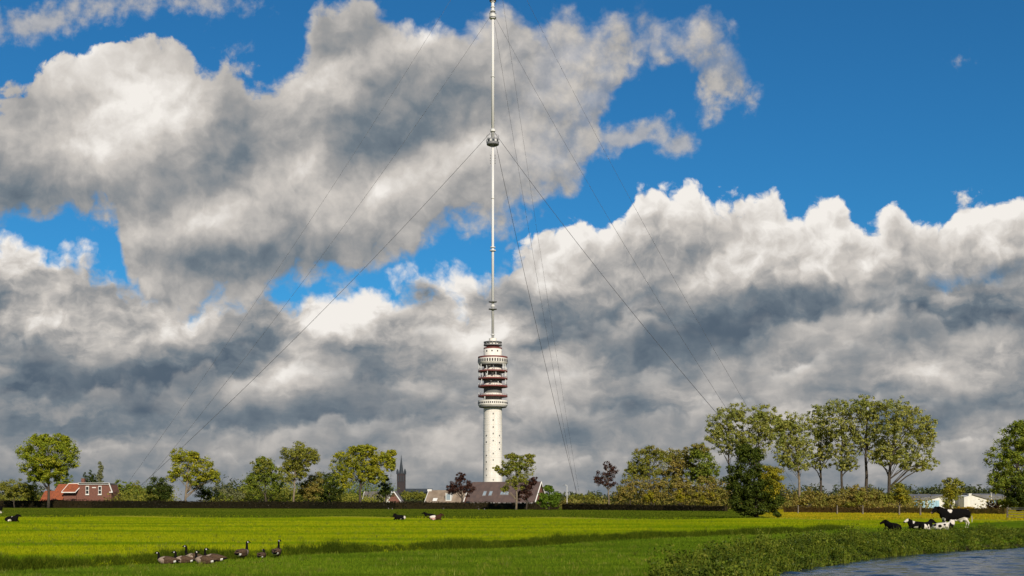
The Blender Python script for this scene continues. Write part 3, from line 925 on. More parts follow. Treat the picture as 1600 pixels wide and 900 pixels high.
# the mast
ZP = tz(229)
MB().tube([(0, 0, tz(530)), (0, 0, ZP)], 0.80, 16).build('lower_mast', M['mast'], tower, smooth=True)
MB().tube([(0, 0, tz(222)), (0, 0, tz(1))], 0.92, 16).build('middle_mast', M['mast'], tower, smooth=True)
MB().tube([(0, 0, tz(0.5)), (0, 0, 366.0)], 0.85, 14).build('upper_mast', M['mast'], tower, smooth=True)
for py, r, h in ((471.5, 2.6, .5), (483, 2.6, .5), (478, 1.25, 1.2), (386.5, 1.6, .5), (391.5, 1.9, .6), (523, 1.25, .6), (204, 1.6, 1.4), (17.5, 1.7, .5), (11, 1.3, .6), (3, 1.5, .5), (120, 1.25, .4), (310, 1.1, .4)):
    ring('flange', tz(py) - h / 2, tz(py) + h / 2, 0.5, r, M['mast'] if r < 2.5 else M['steel'], tower, 20)
pl = MB().lathe([(0.9, tz(229)), (2.4, tz(228)), (3.7, tz(226.6)), (3.9, tz(225.6)), (3.9, tz(218.2)), (3.7, tz(217.6)), (0.9, tz(217.6))], 28).build('mast_cabin', M['steel'], tower)
for k in range(16):
    a = 2 * math.pi * k / 16 + 0.1
    MB().box((math.cos(a) * 3.9, math.sin(a) * 3.9, tz(221.2)), (0.2, 0.9, 1.3), a).build('window', M['mast'] if k % 2 else M['glass'], pl)
mb = MB()
for k in range(14):
    a = 2 * math.pi * k / 14
    mb.box((math.cos(a) * 3.9, math.sin(a) * 3.9, tz(214.6)), (0.07, 0.07, 2.2), a)
mb.lathe([(3.85, tz(213.0)), (3.95, tz(213.0)), (3.95, tz(212.7)), (3.85, tz(212.7))], 28, closed=True)
mb.build('railing', M['steel'], pl)
pl2 = MB().lathe([(1.1, tz(30.5)), (1.9, tz(29.5)), (2.1, tz(27)), (2.1, tz(23)), (1.1, tz(23))], 24).build('mast_collar', M['mast'], tower)
ring('railing', tz(22.0), tz(20.8), 1.9, 2.1, M['steel'], pl2, 20)
ring('band', tz(28.3), tz(27.0), 2.0, 2.2, M['steel'], pl2, 20)
ring('top_platform', tz(1.8), tz(0.4), 0.5, 2.1, M['wire'], tower, 20)
for s_ in (-1, 1):
    for py in (243, 247, 251, 255):
        MB().box((s_ * 1.45, -0.3, tz(py)), (0.55, 0.6, 0.85)).build('dipole', M['steel'], tower)
# guy wires
for kx, ky in ((-216.7, -48.1), (150.0, -163.6), (66.7, 211.7)):
    aL = math.hypot(kx, ky)
    for zt_, r, rat in ((tz(207), 0.125, 1.0), (tz(25), 0.075, 0.98), (357.0, 0.065, 1.02)):
        pts, N_ = [], 26
        for i in range(N_ + 1):
            t = i / N_
            sag = -9.0 * 4 * t * (1 - t) * (zt_ / 357.0)
            pts.append((kx * rat * t + kx / aL * 1.3 * (1 - t), ky * rat * t + ky / aL * 1.3 * (1 - t), zt_ * (1 - t) + 0.5 * t + sag))
        MB().tube(pts, r, 5).build('guy_wire', M['wire'], tower)
    MB().box((kx, ky, 0.4), (5, 5, 1.6), math.atan2(ky, kx), taper=0.7).build('wire_anchor', M['tower_grey'], tower)

# ================================================================ church
CD = 1900.0
church = thing('church', 'dark distant church with a tall slate spire behind the houses', 'church', (ax(627, CD), CD, 0))
k = CD / FPX
MB().box((0, 0, az_(740, CD) / 2), (12.4 * k, 12.4 * k, az_(740, CD))).build('bell_tower', M['brick_dark'], church)
for sx in (-1, 1):
    for sy in (-1, 1):
        MB().lathe([(1.4 * k, 0), (1.4 * k, 4 * k), (0.02, 9 * k)], 8, (sx * 5.8 * k, sy * 5.8 * k, az_(741, CD))).build('pinnacle', M['slate'], church)
MB().lathe([(4.0 * k, 0), (3.1 * k, 6 * k), (0.8 * k, 24 * k), (0.15 * k, 31 * k)], 8, (0, 0, az_(742, CD))).build('spire', M['slate'], church)
for sx in (-1, 0, 1):
    MB().box((sx * 3.6 * k, -6.8 * k, az_(748, CD)), (1.6 * k, 0.6, 9 * k)).build('louvre_window', M['slate'], church)
zr, ze = az_(763.5, CD), az_(771, CD)
MB().prism([(6 * k, -7 * k, ze), (6 * k, 0, zr), (6 * k, 7 * k, ze)], (43 * k, 0, 0)).build('nave_roof', M['slate'], church)
MB().box((28 * k, 0, ze / 2), (43 * k, 13 * k, ze - 0.1)).build('nave_wall', M['brick_dark'], church)

# ================================================================ houses
# red-roofed house far left, gable wall to the camera
HD = 385.0
h = thing('brick_house', 'brick house with orange tiled roofs and white trim beside the hedge at far left', 'house', (ax(118, HD), HD, 0))
s = HD / FPX


def hx(px): return (px - 118) * s


def hz_(py): return az_(py, HD)


out = [(hx(119), 0, 0), (hx(174), 0, 0), (hx(174), 0, hz_(769)), (hx(170), 0, hz_(757)), (hx(124), 0, hz_(757)), (hx(119), 0, hz_(768))]
MB().prism(out, (0, 8, 0)).build('wall', M['brick'], h)
r1 = MB().box((hx(147), 3.9, hz_(755.7)), (47 * s, 8.6, 0.35)).build('flat_roof', M['shed_roof'], h)
MB().box((hx(147), -0.25, hz_(755.7)), (49 * s, 0.3, 0.6)).build('fascia', M['white'], r1)
MB().prism([(hx(170), -0.30, hz_(755)), (hx(171.2), -0.30, hz_(755)), (hx(176.5), -0.30, hz_(769.5)), (hx(175), -0.30, hz_(769.5))], (0, 0.35, 0)).build('verge_board', M['white'], h)
MB().box((hx(173.8), -0.2, hz_(769)), (5 * s, 0.45, 0.35)).build('gutter_bracket', M['white'], h)
for wx_ in (136.5, 156.2):
    w = MB().box((hx(wx_), -0.03, hz_(766)), (5.2 * s, 0.14, 13.5 * s)).build('window', M['white'], h)
    MB().box((hx(wx_), -0.08, hz_(763)), (3.8 * s, 0.14, 5 * s)).build('pane', M['glass'], w)
    MB().box((hx(wx_), -0.08, hz_(769)), (3.8 * s, 0.14, 5 * s)).build('pane', M['glass'], w)
    MB().box((hx(wx_), -0.15, hz_(773.2)), (6.2 * s, 0.3, 0.18)).build('sill', M['white'], w)
MB().box((hx(147), -0.02, hz_(761.8)), (6 * s, 0.12, 1.4 * s)).build('name_plaque', M['white'], h)
# left wing: orange roof sloping to the camera
ro = MB().prism([(hx(100), -1.8, hz_(769)), (hx(121), -1.8, hz_(769)), (hx(126), 2.2, hz_(756)), (hx(104), 2.2, hz_(756))], (0, 0.15, 0.3)).build('roof', M['tile_orange'], h)
MB().box((hx(110.5), -1.9, hz_(769.4)), (22 * s, 0.25, 0.3)).build('gutter', M['white'], ro)
MB().box((hx(110), 3.6, hz_(782) / 2 + 1.4), (20 * s, 8, hz_(769))).build('wing_wall', M['brick'], h)
MB().tube([(hx(121.4), -1.85, hz_(768.6)), (hx(126.4), 2.1, hz_(755.8))], 0.16, 4).build('verge_board', M['white'], h)
MB().tube([(hx(99.6), -1.85, hz_(768.6)), (hx(103.6), 2.1, hz_(755.8))], 0.16, 4).build('verge_board', M['white'], h)
MB().box((hx(115), 2.2, hz_(755.6)), (23 * s, 0.4, 0.35)).build('ridge', M['white'], h)
ch = MB().box((hx(121.5), 5, hz_(751.5)), (5 * s, 1.0, 10 * s)).build('chimney', M['brick'], h)
MB().box((hx(121.5), 5, hz_(746.6)), (5.8 * s, 1.2, 0.25)).build('chimney_cap', M['tower_grey'], ch)
# middle hipped roof
MB().prism([(hx(78), -1, hz_(781)), (hx(99.5), -1, hz_(781)), (hx(101), 4, hz_(757.5)), (hx(84), 4, hz_(757.5))], (0, 0.2, 0.3)).build('roof', M['tile_orange'], h)
MB().box((hx(89.5), 4.2, hz_(782) / 2 + 1), (21 * s, 8.0, hz_(780.5))).build('wing_wall', M['brick'], h)
MB().prism([(hx(60), 1, hz_(783)), (hx(78.5), 1, hz_(783)), (hx(78.5), 5, hz_(768)), (hx(60.5), 5, hz_(768))], (0, 0.2, 0.3)).build('lean_to_roof', M['tile_orange'], h)
MB().box((hx(69), 5.4, hz_(784) / 2 + .2), (18 * s, 7, hz_(783))).build('wing_wall', M['brick'], h)


def gable_house(name, label, pxl, pxr, ridge_y, eave_y, D, depth, rz, roofm, wallm, verge=True, chimney=None):
    """ridge along local x, seen broadside, turned by rz"""
    c = thing(name, label, 'house', (ax((pxl + pxr) / 2, D), D, 0), rz)
    w = (pxr - pxl) * D / FPX / math.cos(rz)
    zr, ze = az_(ridge_y, D), az_(eave_y, D)
    hw, hd = w / 2, depth / 2
    MB().prism([(-hw, -hd, 0), (-hw, hd, 0), (-hw, hd, ze), (-hw, 0, zr - 0.25), (-hw, -hd, ze)], (w, 0, 0)).build('wall', wallm, c)
    o = 0.35
    sl = (zr - ze) / hd
    rf = MB()
    for sgn in (-1, 1):
        e = (hd + o)
        rf.prism([(-hw - o, sgn * e, ze - sl * o), (-hw - o, 0, zr), (-hw - o, 0, zr + 0.22), (-hw - o, sgn * e, ze - sl * o + 0.22)], (w + 2 * o, 0, 0))
    rf.build('roof', roofm, c)
    if verge:
        for sx in (1,) if chimney is None and depth > 9.2 else (-1, 1):
            for sgn in (-1, 1):
                MB().tube([(sx * (hw + o + .06), sgn * (hd + o), ze - sl * o + .1), (sx * (hw + o + .06), 0, zr + 0.12)], 0.16, 4).build('verge_board', M['white'], c)
    MB().tube([(-hw - o, -hd - o - .1, ze - sl * o), (hw + o, -hd - o - .1, ze - sl * o)], 0.12, 5).build('gutter', M['white'], c)
    if chimney is not None:
        MB().box((chimney * w, 0, zr + 0.7), (0.8, 0.8, 1.8)).build('chimney', wallm, c)
    return c, hw, hd, zr, ze


c, hw, hd, zr, ze = gable_house('farmhouse', 'large house with a brown tiled roof and skylights in front of the tower', 740, 843, 754, 784, 300.0, 9.5, R(-20), M['tile_brown'], M['brick'])
s3 = 300.0 / FPX


def on_roof(name, mat, x0, x1, t0, t1, parent, lift=0.3, frame=None):
    sl = (zr - ze)
    def P(x, t, l): return (x, -hd * (1 - t) , ze + sl * t + l)
    o = MB().prism([P(x0, t0, lift), P(x1, t0, lift), P(x1, t1, lift), P(x0, t1, lift)], (0, 0, -0.15)).build(name, frame or mat, parent)
    if frame:
        MB().prism([P(x0 + .12, t0 + .03, lift + .03), P(x1 - .12, t0 + .03, lift + .03), P(x1 - .12, t1 - .03, lift + .03), P(x0 + .12, t1 - .03, lift + .03)], (0, 0, -0.05)).build('pane', mat, o)
    return o


for px in (763.5, 773):
    xx = (px - 792) * s3 * 1.05
    on_roof('skylight', M['skylight'], xx - .45, xx + .45, 0.26, 0.50, c, frame=M['steel'])
for px in (789.5, 794, 798.5):
    xx = (px - 791) * s3 * 1.05
    on_roof('skylight', M['skylight'], xx - .38, xx + .38, 0.30, 0.47, c, frame=M['steel'])
for px in (752, 770, 812, 830):
    w = MB().box(((px - 791) * s3, -hd - 0.03, 1.1), (1.5, 0.14, 1.2)).build('window', M['white'], c)
    MB().box(((px - 791) * s3, -hd - 0.08, 1.1), (1.2, 0.12, 0.95)).build('pane', M['glass'], w)
MB().tube([(hw + .1, -hd - .1, 0), (hw + .1, -hd - .1, ze)], 0.12, 6).build('downpipe', M['white'], c)
c2, hw, hd, zr, ze = gable_house('barn', 'low barn with a pale weathered roof behind the purple tree', 672, 728, 767, 786, 318.0, 9.0, R(-12), M['thatch'], M['brick'], verge=True)
on_roof('skylight', M['white'], -3.3, -2.1, 0.1, 0.32, c2)
dm = MB().box((1.2, -3.0, az_(776.5, 318)), (1.6, 2.0, 2.2)).build('dormer', M['white'], c2)
MB().box((1.2, -4.05, az_(776.5, 318)), (1.1, 0.1, 1.5)).build('pane', M['skylight'], dm)
MB().box((-5.2, 0, az_(766, 318)), (1.2, 0.8, 0.6)).build('chimney', M['white'], c2)
c3, hw, hd, zr, ze = gable_house('cottage', 'small cottage with a grey roof half hidden behind a dark little tree', 571, 610, 769, 784, 372.0, 7.0, R(-6), M['tile_grey'], M['brick'])
# its cross gable facing the camera
gz = az_(768.5, 372)
gw = MB().prism([(3.1, -4.6, 0), (9.2, -4.6, 0), (9.2, -4.6, 0.4), (6.15, -4.6, gz - .2), (3.1, -4.6, 0.4)], (0, 5, 0)).build('cross_gable', M['brick'], c3)
for sgn in (-1, 1):
    MB().tube([(6.15 + sgn * 3.3, -4.7, 0.5), (6.15, -4.7, gz)], 0.2, 4).build('verge_board', M['white'], gw)
    MB().prism([(6.15 + sgn * 3.3, -4.6, 0.45), (6.15, -4.6, gz), (6.15, -4.6, gz + .15), (6.15 + sgn * 3.3, -4.6, .6)], (0, 5.2, 0)).build('cross_roof', M['tile_grey'], gw)
MB().box((4.4, -4.7, 1.6), (0.8, 0.15, 1.0)).build('window', M['white'], gw)

# white sheds at the right
SD = 300.0
s = SD / FPX
sh = thing('farm_shed', 'low shed with a white gable and pale blue doors behind the cows', 'shed', (ax(1447, SD), SD, 0))
e1, p1 = az_(779, SD), az_(774.5, SD)
def sx_(px): return (px - 1447) * s
MB().prism([(sx_(1448), 0, 0), (sx_(1492), 0, 0), (sx_(1492), 0, az_(779, SD)), (sx_(1476), 0, az_(774.5, SD)), (sx_(1448), 0, az_(781, SD))], (0, 14, 0)).build('gable_wall', M['shed_white'], sh)
MB().prism([(sx_(1428), 0.4, 0), (sx_(1447.5), 0.1, 0), (sx_(1447.5), 0.1, az_(781.5, SD)), (sx_(1428), 0.4, az_(781.5, SD))], (0, 9, 0)).build('side_wall', M['white'], sh)
d_ = MB().box((sx_(1431.5), 0.25, 1.25), (6.5 * s, 0.2, 2.5)).build('door', M['shed_deepblue'], sh)
for px in (1442, 1452, 1456.5, 1461, 1465.5):
    MB().box((sx_(px), -0.04 if px > 1447 else 0.06, 1.15), (4.2 * s if px > 1447 else 8 * s, 0.12, 2.1)).build('door_panel', M['shed_blue'], sh)
MB().prism([(sx_(1423), -0.2, az_(781, SD)), (sx_(1448.5), -0.35, az_(781.3, SD)), (sx_(1477), -0.35, az_(773.8, SD)), (sx_(1477), 9, az_(772.8, SD)), (sx_(1432), 9, az_(772.8, SD))], (0, 0, 0.18)).build('roof', M['shed_roof'], sh)
sh2 = thing('farm_hall', 'broad white hall with a grey roof to the right of the standing cow', 'shed', (ax(1537, SD), SD - 4, 0))
def tx_(px): return (px - 1537) * s
MB().prism([(tx_(1497), 0, 0), (tx_(1537), 0, 0), (tx_(1537), 0, az_(782, SD)), (tx_(1509), 0, az_(773.5, SD)), (tx_(1497), 0, az_(777, SD))], (0, 16, 0)).build('gable_wall', M['shed_white'], sh2)
MB().prism([(tx_(1537.2), 0.2, 0), (tx_(1572), 0.2, 0), (tx_(1572), 0.2, az_(778, SD)), (tx_(1560), 0.2, az_(778, SD)), (tx_(1537.2), 0.2, az_(782.5, SD))], (0, 12, 0)).build('side_wall', M['shed_white'], sh2)
for px in (1543, 1550, 1557, 1564):
    MB().box((tx_(px), 0.12, az_(783.6, SD)), (6.6 * s, 0.1, 4.0 * s)).build('blue_panel', M['shed_blue'], sh2)
MB().prism([(tx_(1509), -0.3, az_(773.2, SD)), (tx_(1538.5), -0.3, az_(782, SD)), (tx_(1572), -0.1, az_(777.6, SD)), (tx_(1572), 9, az_(772.4, SD)), (tx_(1512), 9, az_(772.0, SD))], (0, 0, 0.2)).build('roof', M['shed_roof'], sh2)
MB().box((tx_(1507), 0.6, az_(774.5, SD)), (5 * s, 1.0, 6.5 * s)).build('vent_stack', M['shed_white'], sh2)
lp2 = thing('slim_mast', 'slim pale pole standing in front of the white hall', 'pole', (ax(1549, 285), 285, 0))
MB().tube([(0, 0, 0), (0, 0, az_(771, 285))], [0.09, 0.06], 6).build('pole', M['white'], lp2)
MB().box((0, 0, az_(771, 285) + .1), (0.4, 0.12, 0.12)).build('pole_head', M['white'], lp2)

# street lamp
lp = thing('street_lamp', 'slim white street lamp beside the round green bush', 'street lamp', (ax(886, 290), 290, 0))
zt_ = az_(758.5, 290)
MB().tube([(0, 0, 0), (0, 0, 2), (0, 0, zt_)], [0.10, 0.085, 0.06], 8).build('post', M['white'], lp)
MB().tube([(0, 0, zt_ - .05), (-0.35, 0, zt_ + 0.12), (-0.6, 0, zt_ + .14)], 0.05, 6).build('arm', M['white'], lp)
MB().tube([(-0.45, 0, zt_ + .15), (-1.15, 0, zt_ + 0.12)], [(0.12, 0.06), (0.08, 0.05)], 8).build('lamp_head', M['steel'], lp)

# ================================================================ trees
def tree(name, label, D, trunk_x, crowns, leaf='mid', dens=1.0, size=0.42, clump=0.19, tw=0.35, bark='bark', cat='tree', group=None, base_z=0.0, fill=0.42, limbs=9, bare=0.0, squash=0.75, trunk_top=None, extra=None, lean=0.0):
    """crowns: list of (px, py, rx, ry) lobes in picture measure at distance D"""
    k = D / FPX
    X0 = ax(trunk_x, D)
    t = thing(name, label, cat, (X0, D, base_z), 0.0, group)
    cen, rad, wts = [], [], []
    maxh = 0
    for cx, cy, rx, ry in crowns:
        rx, ry = rx * 1.08, ry * 1.06
        c = np.array([(cx - trunk_x) * k, rng.uniform(-0.15, 0.15) * rx * k, az_(cy, D) - base_z])
        r = np.array([rx * k, rx * k * 0.9, ry * k])
        maxh = max(maxh, c[2] + r[2])
        rc = clump * min(r[0], r[2]) + 0.25
        nn = max(8, int((0.4 + 0.6 * dens) * 2.8 * (r[0] * r[2]) / (rc * rc)))
        u = unit(nn)
        p = c + u * (rng.random(nn) ** fill)[:, None] * (r - rc * 0.6)
        p[:, 2] = np.maximum(p[:, 2], 0.15)
        cen.append(p); rad.append(rc * rng.uniform(0.65, 1.3, nn))
    cen = np.vstack(cen); rad = np.concatenate(rad)
    area = sum(math.pi * rx * k * ry * k for _, _, rx, ry in crowns)
    per = max(8, int(3.5 * dens * area / (0.28 * size * size) / len(cen)))
    q = clump_leaves(cen, rad, per, size, squash)
    q = q[q[:, :, 2].min(axis=1) > -0.05]
    q1, q2 = q, None
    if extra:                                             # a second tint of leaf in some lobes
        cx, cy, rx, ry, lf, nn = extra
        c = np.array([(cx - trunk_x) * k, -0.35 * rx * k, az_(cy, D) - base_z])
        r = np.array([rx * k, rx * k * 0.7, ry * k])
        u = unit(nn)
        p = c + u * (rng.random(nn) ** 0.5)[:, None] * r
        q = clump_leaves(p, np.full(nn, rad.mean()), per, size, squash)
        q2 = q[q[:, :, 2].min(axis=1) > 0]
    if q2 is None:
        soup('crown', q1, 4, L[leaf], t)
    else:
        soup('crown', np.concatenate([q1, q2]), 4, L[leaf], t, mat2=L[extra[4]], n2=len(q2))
    # wood
    mb = MB()
    topz = (trunk_top or 0.72) * maxh
    cxm = float(np.mean(cen[:, 0]))
    pts, rr = [], []
    for i in range(7):
        f = i / 6
        pts.append((cxm * 0.7 * f * f + 0.12 * math.sin(i * 2.1 + D), 0.1 * math.cos(i * 1.7), topz * f - (0.2 if i == 0 else 0)))
        rr.append(tw * (1.25 if i == 0 else 1.0) * (1 - 0.78 * f))
    mb.tube(pts, rr, 7)
    idx = rng.choice(len(cen), min(limbs * 3, len(cen)), replace=False)
    for j, i in enumerate(idx):
        e = cen[i]
        f = float(np.clip((e[2] - 0.6 * np.hypot(e[0], e[1])) / topz, 0.18, 0.92)) * rng.uniform(0.75, 0.98)
        b0 = np.array(pts[0]) * 0
        fi = f * 6; a = int(min(fi, 5)); b0 = np.array(pts[a]) * (1 - fi + a) + np.array(pts[a + 1]) * (fi - a)
        r0 = tw * (1 - 0.75 * f) * (0.55 if j < limbs else 0.28)
        mid = (b0 + e) / 2 + np.array([0, 0, 0.10 * np.linalg.norm(e - b0)]) + rng.normal(size=3) * 0.06 * np.linalg.norm(e - b0)
        mb.tube([tuple(b0), tuple(mid), tuple(e)], [r0, r0 * 0.65, r0 * 0.22], 5, cap=False)
    mb.build('trunk', M[bark], t, smooth=True, fix=False)
    return t


tree('broadleaf_tree', 'big rounded bright green tree standing in front of the red roofed house', 350, 76, [(74, 708, 46, 30), (52, 718, 28, 26), (100, 712, 26, 30), (78, 738, 30, 18), (60, 742, 18, 12), (92, 690, 20, 14), (64, 688, 18, 12)], 'bright', 1.25, 0.45, tw=0.45, trunk_top=0.8, fill=0.36, extra=(82, 728, 26, 18, 'yellow', 40))  # yellow leaves paint the sunlit middle and lower right of the crown
tree('bush', 'broad olive bush at the far left edge of the hedge', 360, 22, [(8, 766, 20, 16), (28, 762, 22, 18), (44, 768, 14, 14)], 'olive', 1.1, 0.4, tw=0.2, limbs=4, cat='bush')
tree('bush', 'small dark bush between the olive bush and the red lean-to roof', 372, 51, [(51, 765, 9, 20), (47, 775, 9, 10)], 'dark', 1.0, 0.4, tw=0.2, limbs=3, cat='bush')
tree('broadleaf_tree', 'dark low tree seen above the orange roof', 430, 106, [(106, 752, 10, 14), (92, 757, 9, 10)], 'mid', 0.8, 0.45, tw=0.2, limbs=3)
tree('conifer_clump', 'dark clump of conifers beside the narrow pale poplar', 440, 140, [(133, 752, 6, 15), (141, 747, 6, 14), (147, 752, 5, 14)], 'dark', 1.0, 0.45, tw=0.2, limbs=3)
tree('columnar_poplar', 'narrow pale columnar poplar behind the brick house', 445, 157, [(157, 735, 5, 16), (157, 750, 6.5, 18), (157, 768, 6, 16)], 'pale', 1.2, 0.5, clump=0.25, tw=0.2, limbs=3)
tree('broadleaf_tree', 'rounded grey green tree right of the brick house', 420, 190, [(186, 764, 12, 17), (200, 766, 11, 16)], 'mid', 1.0, 0.45, tw=0.25, limbs=4)
tree('broadleaf_tree', 'low brownish tree between the grey green tree and the dark round one', 400, 212, [(212, 766, 11, 16), (224, 772, 10, 12)], 'olive', 1.0, 0.42, tw=0.2, limbs=4)
tree('broadleaf_tree', 'dark round tree left of the bright pale trunked tree', 375, 247, [(247, 763, 21, 21), (240, 770, 16, 14), (258, 768, 14, 16)], 'dark', 1.0, 0.42, tw=0.3, limbs=5, extra=(240, 772, 14, 10, 'olive', 14))
tree('broadleaf_tree', 'bright yellow green tree with a pale straight trunk left of centre', 335, 290, [(292, 728, 24, 26), (278, 712, 14, 14), (318, 732, 22, 20), (272, 742, 12, 12), (308, 748, 22, 12), (335, 744, 11, 12), (302, 714, 14, 10)], 'yellow', 1.25, 0.45, tw=0.36, bark='bark_pale', trunk_top=0.85, fill=0.38)
tree('bush', 'dark shaded bush under the bright pale trunked tree', 352, 314, [(314, 766, 16, 17), (324, 772, 10, 11)], 'dark', 1.0, 0.4, tw=0.2, limbs=3, cat='bush')
tree('willow_bush', 'pale silvery willowy bush right of the bright pale trunked tree', 345, 350, [(342, 770, 14, 14), (358, 768, 12, 14), (372, 774, 12, 10)], 'pale', 0.75, 0.42, tw=0.18, limbs=5, extra=(352, 774, 16, 8, 'mid', 14), cat='bush')
tree('broadleaf_tree', 'leaning green tree left of the tall pale trunked tree', 345, 415, [(412, 734, 24, 22), (398, 756, 18, 24), (430, 752, 18, 26), (408, 720, 10, 8)], 'mid', 1.15, 0.44, tw=0.3, extra=(412, 728, 18, 12, 'olive', 26))
tree('broadleaf_tree', 'tall dark crowned tree with a pale trunk above the thicket left of centre', 330, 459, [(468, 708, 30, 19), (455, 720, 22, 18), (485, 716, 15, 18), (450, 738, 20, 18), (470, 735, 14, 14)], 'olive', 1.1, 0.42, tw=0.32, bark='bark_pale', trunk_top=0.85, fill=0.38)
tree('bushy_tree', 'brownish green bushy tree right of the tall pale trunk', 340, 482, [(478, 758, 16, 22), (494, 756, 14, 20), (484, 770, 20, 14)], 'brown', 0.9, 0.42, tw=0.25, limbs=5)
tree('bushy_tree', 'dark green bushy tree below the left side of the big spreading tree', 345, 515, [(508, 756, 16, 22), (526, 752, 16, 24), (518, 770, 20, 14)], 'dark', 0.9, 0.42, tw=0.25, limbs=5, extra=(512, 752, 16, 14, 'mid', 20))
tree('broadleaf_tree', 'big spreading yellow green tree left of the church spire', 320, 562, [(560, 716, 34, 22), (535, 722, 22, 22), (592, 716, 22, 20), (572, 736, 26, 18), (610, 722, 12, 16), (540, 745, 20, 22), (585, 745, 18, 14), (568, 702, 22, 10), (612, 708, 9, 7)], 'yellow', 1.2, 0.42, tw=0.42, trunk_top=0.75, fill=0.38)
tree('small_tree', 'small dark tree in front of the grey roofed cottage', 330, 602, [(601, 760, 11, 15), (607, 770, 11, 12), (597, 774, 9, 10), (604, 746, 5, 6)], 'dark', 1.0, 0.36, tw=0.22, limbs=4)
tree('shrub', 'low brownish green shrubs between the cottage gable and the barn', 345, 650, [(636, 774, 13, 9), (654, 775, 14, 9), (668, 777, 10, 8)], 'olive', 1.0, 0.38, tw=0.12, limbs=3, cat='shrub')
tree('purple_leaved_tree', 'dark purple leaved tree left of the tower foot', 292, 722, [(718, 758, 17, 17), (706, 764, 11, 12), (732, 764, 11, 14), (720, 745, 10, 9)], 'purple', 0.95, 0.34, tw=0.28, limbs=8, fill=0.38)
tree('broadleaf_tree', 'green tree with a pale trunk standing in front of the tower foot', 262, 807, [(804, 728, 24, 19), (822, 730, 17, 20), (788, 738, 14, 10), (808, 752, 20, 14), (776, 731, 7, 5), (826, 714, 10, 7), (800, 713, 12, 7), (788, 764, 8, 6)], 'olive', 1.0, 0.34, tw=0.26, bark='bark_pale', trunk_top=0.85, fill=0.40, extra=(808, 728, 20, 16, 'mid', 26))
tree('purple_leaved_tree', 'purple leaved tree half hidden behind the tree at the tower foot', 268, 823, [(824, 760, 15, 16), (836, 752, 8, 9), (818, 774, 14, 10)], 'purple', 1.0, 0.34, tw=0.2, limbs=5)
tree('bush', 'round fresh green bush right of the brown roofed house', 262, 858, [(858, 776, 17, 17), (850, 782, 12, 13), (868, 780, 11, 14), (858, 763, 9, 6)], 'fresh', 1.3, 0.34, tw=0.15, limbs=4, cat='bush')
tree('bush', 'low olive bushes right of the street lamp', 300, 908, [(900, 780, 12, 10), (916, 778, 14, 11), (930, 782, 10, 9)], 'olive', 1.1, 0.36, tw=0.12, limbs=3, cat='bush')
tree('purple_leaved_tree', 'slim purple leaved tree with a pale trunk right of the lamp', 275, 951, [(946, 742, 15, 13), (958, 736, 9, 12), (938, 752, 12, 9), (949, 728, 8, 8), (955, 756, 12, 9), (932, 748, 7, 5)], 'purple', 0.7, 0.34, tw=0.2, bark='bark_pale', limbs=8, trunk_top=0.9, fill=0.40)
# grove left of the tall poplars
tree('broadleaf_tree', 'airy olive tree at the left of the grove', 285, 1018, [(1012, 712, 26, 16), (996, 728, 20, 14), (1034, 716, 16, 16), (1010, 736, 22, 14), (984, 738, 14, 12)], 'olive', 1.0, 0.40, tw=0.28, limbs=7, trunk_top=0.8, fill=0.36, extra=(1014, 706, 22, 10, 'brown', 22))
tree('broadleaf_tree', 'olive and brown tree in the middle of the left grove', 295, 1060, [(1058, 712, 24, 18), (1046, 732, 22, 20), (1076, 724, 22, 24), (1060, 745, 26, 16)], 'brown', 1.1, 0.42, tw=0.28, limbs=6, fill=0.4)
tree('broadleaf_tree', 'green rounded tree in the grove beside the first tall poplar', 290, 1097, [(1098, 722, 24, 24), (1092, 704, 16, 14), (1108, 742, 22, 22), (1090, 745, 20, 16)], 'mid', 1.1, 0.42, tw=0.28, limbs=6, extra=(1092, 700, 16, 8, 'brown', 16))
tree('shrub', 'brownish shrub at the left foot of the grove', 278, 985, [(978, 764, 18, 18), (994, 762, 20, 20), (968, 776, 12, 14)], 'brown', 1.0, 0.38, tw=0.16, limbs=5, cat='shrub')
tree('shrub', 'autumn coloured shrub under the airy olive tree', 274, 1022, [(1018, 768, 18, 22), (1034, 762, 16, 20)], 'brown', 1.0, 0.38, tw=0.16, limbs=5, cat='shrub', extra=(1016, 774, 16, 12, 'gold', 16))
tree('shrub', 'reddish brown shrub in the middle of the grove edge', 272, 1062, [(1056, 766, 18, 22), (1074, 764, 18, 22)], 'brown', 1.0, 0.38, tw=0.16, limbs=5, cat='shrub', extra=(1064, 776, 18, 12, 'gold', 18))
tree('shrub', 'olive brown shrub left of the dark solitary tree', 270, 1104, [(1096, 766, 16, 24), (1114, 764, 16, 24), (1130, 770, 14, 20)], 'brown', 1.0, 0.38, tw=0.16, limbs=5, cat='shrub', extra=(1102, 778, 18, 12, 'gold', 16))
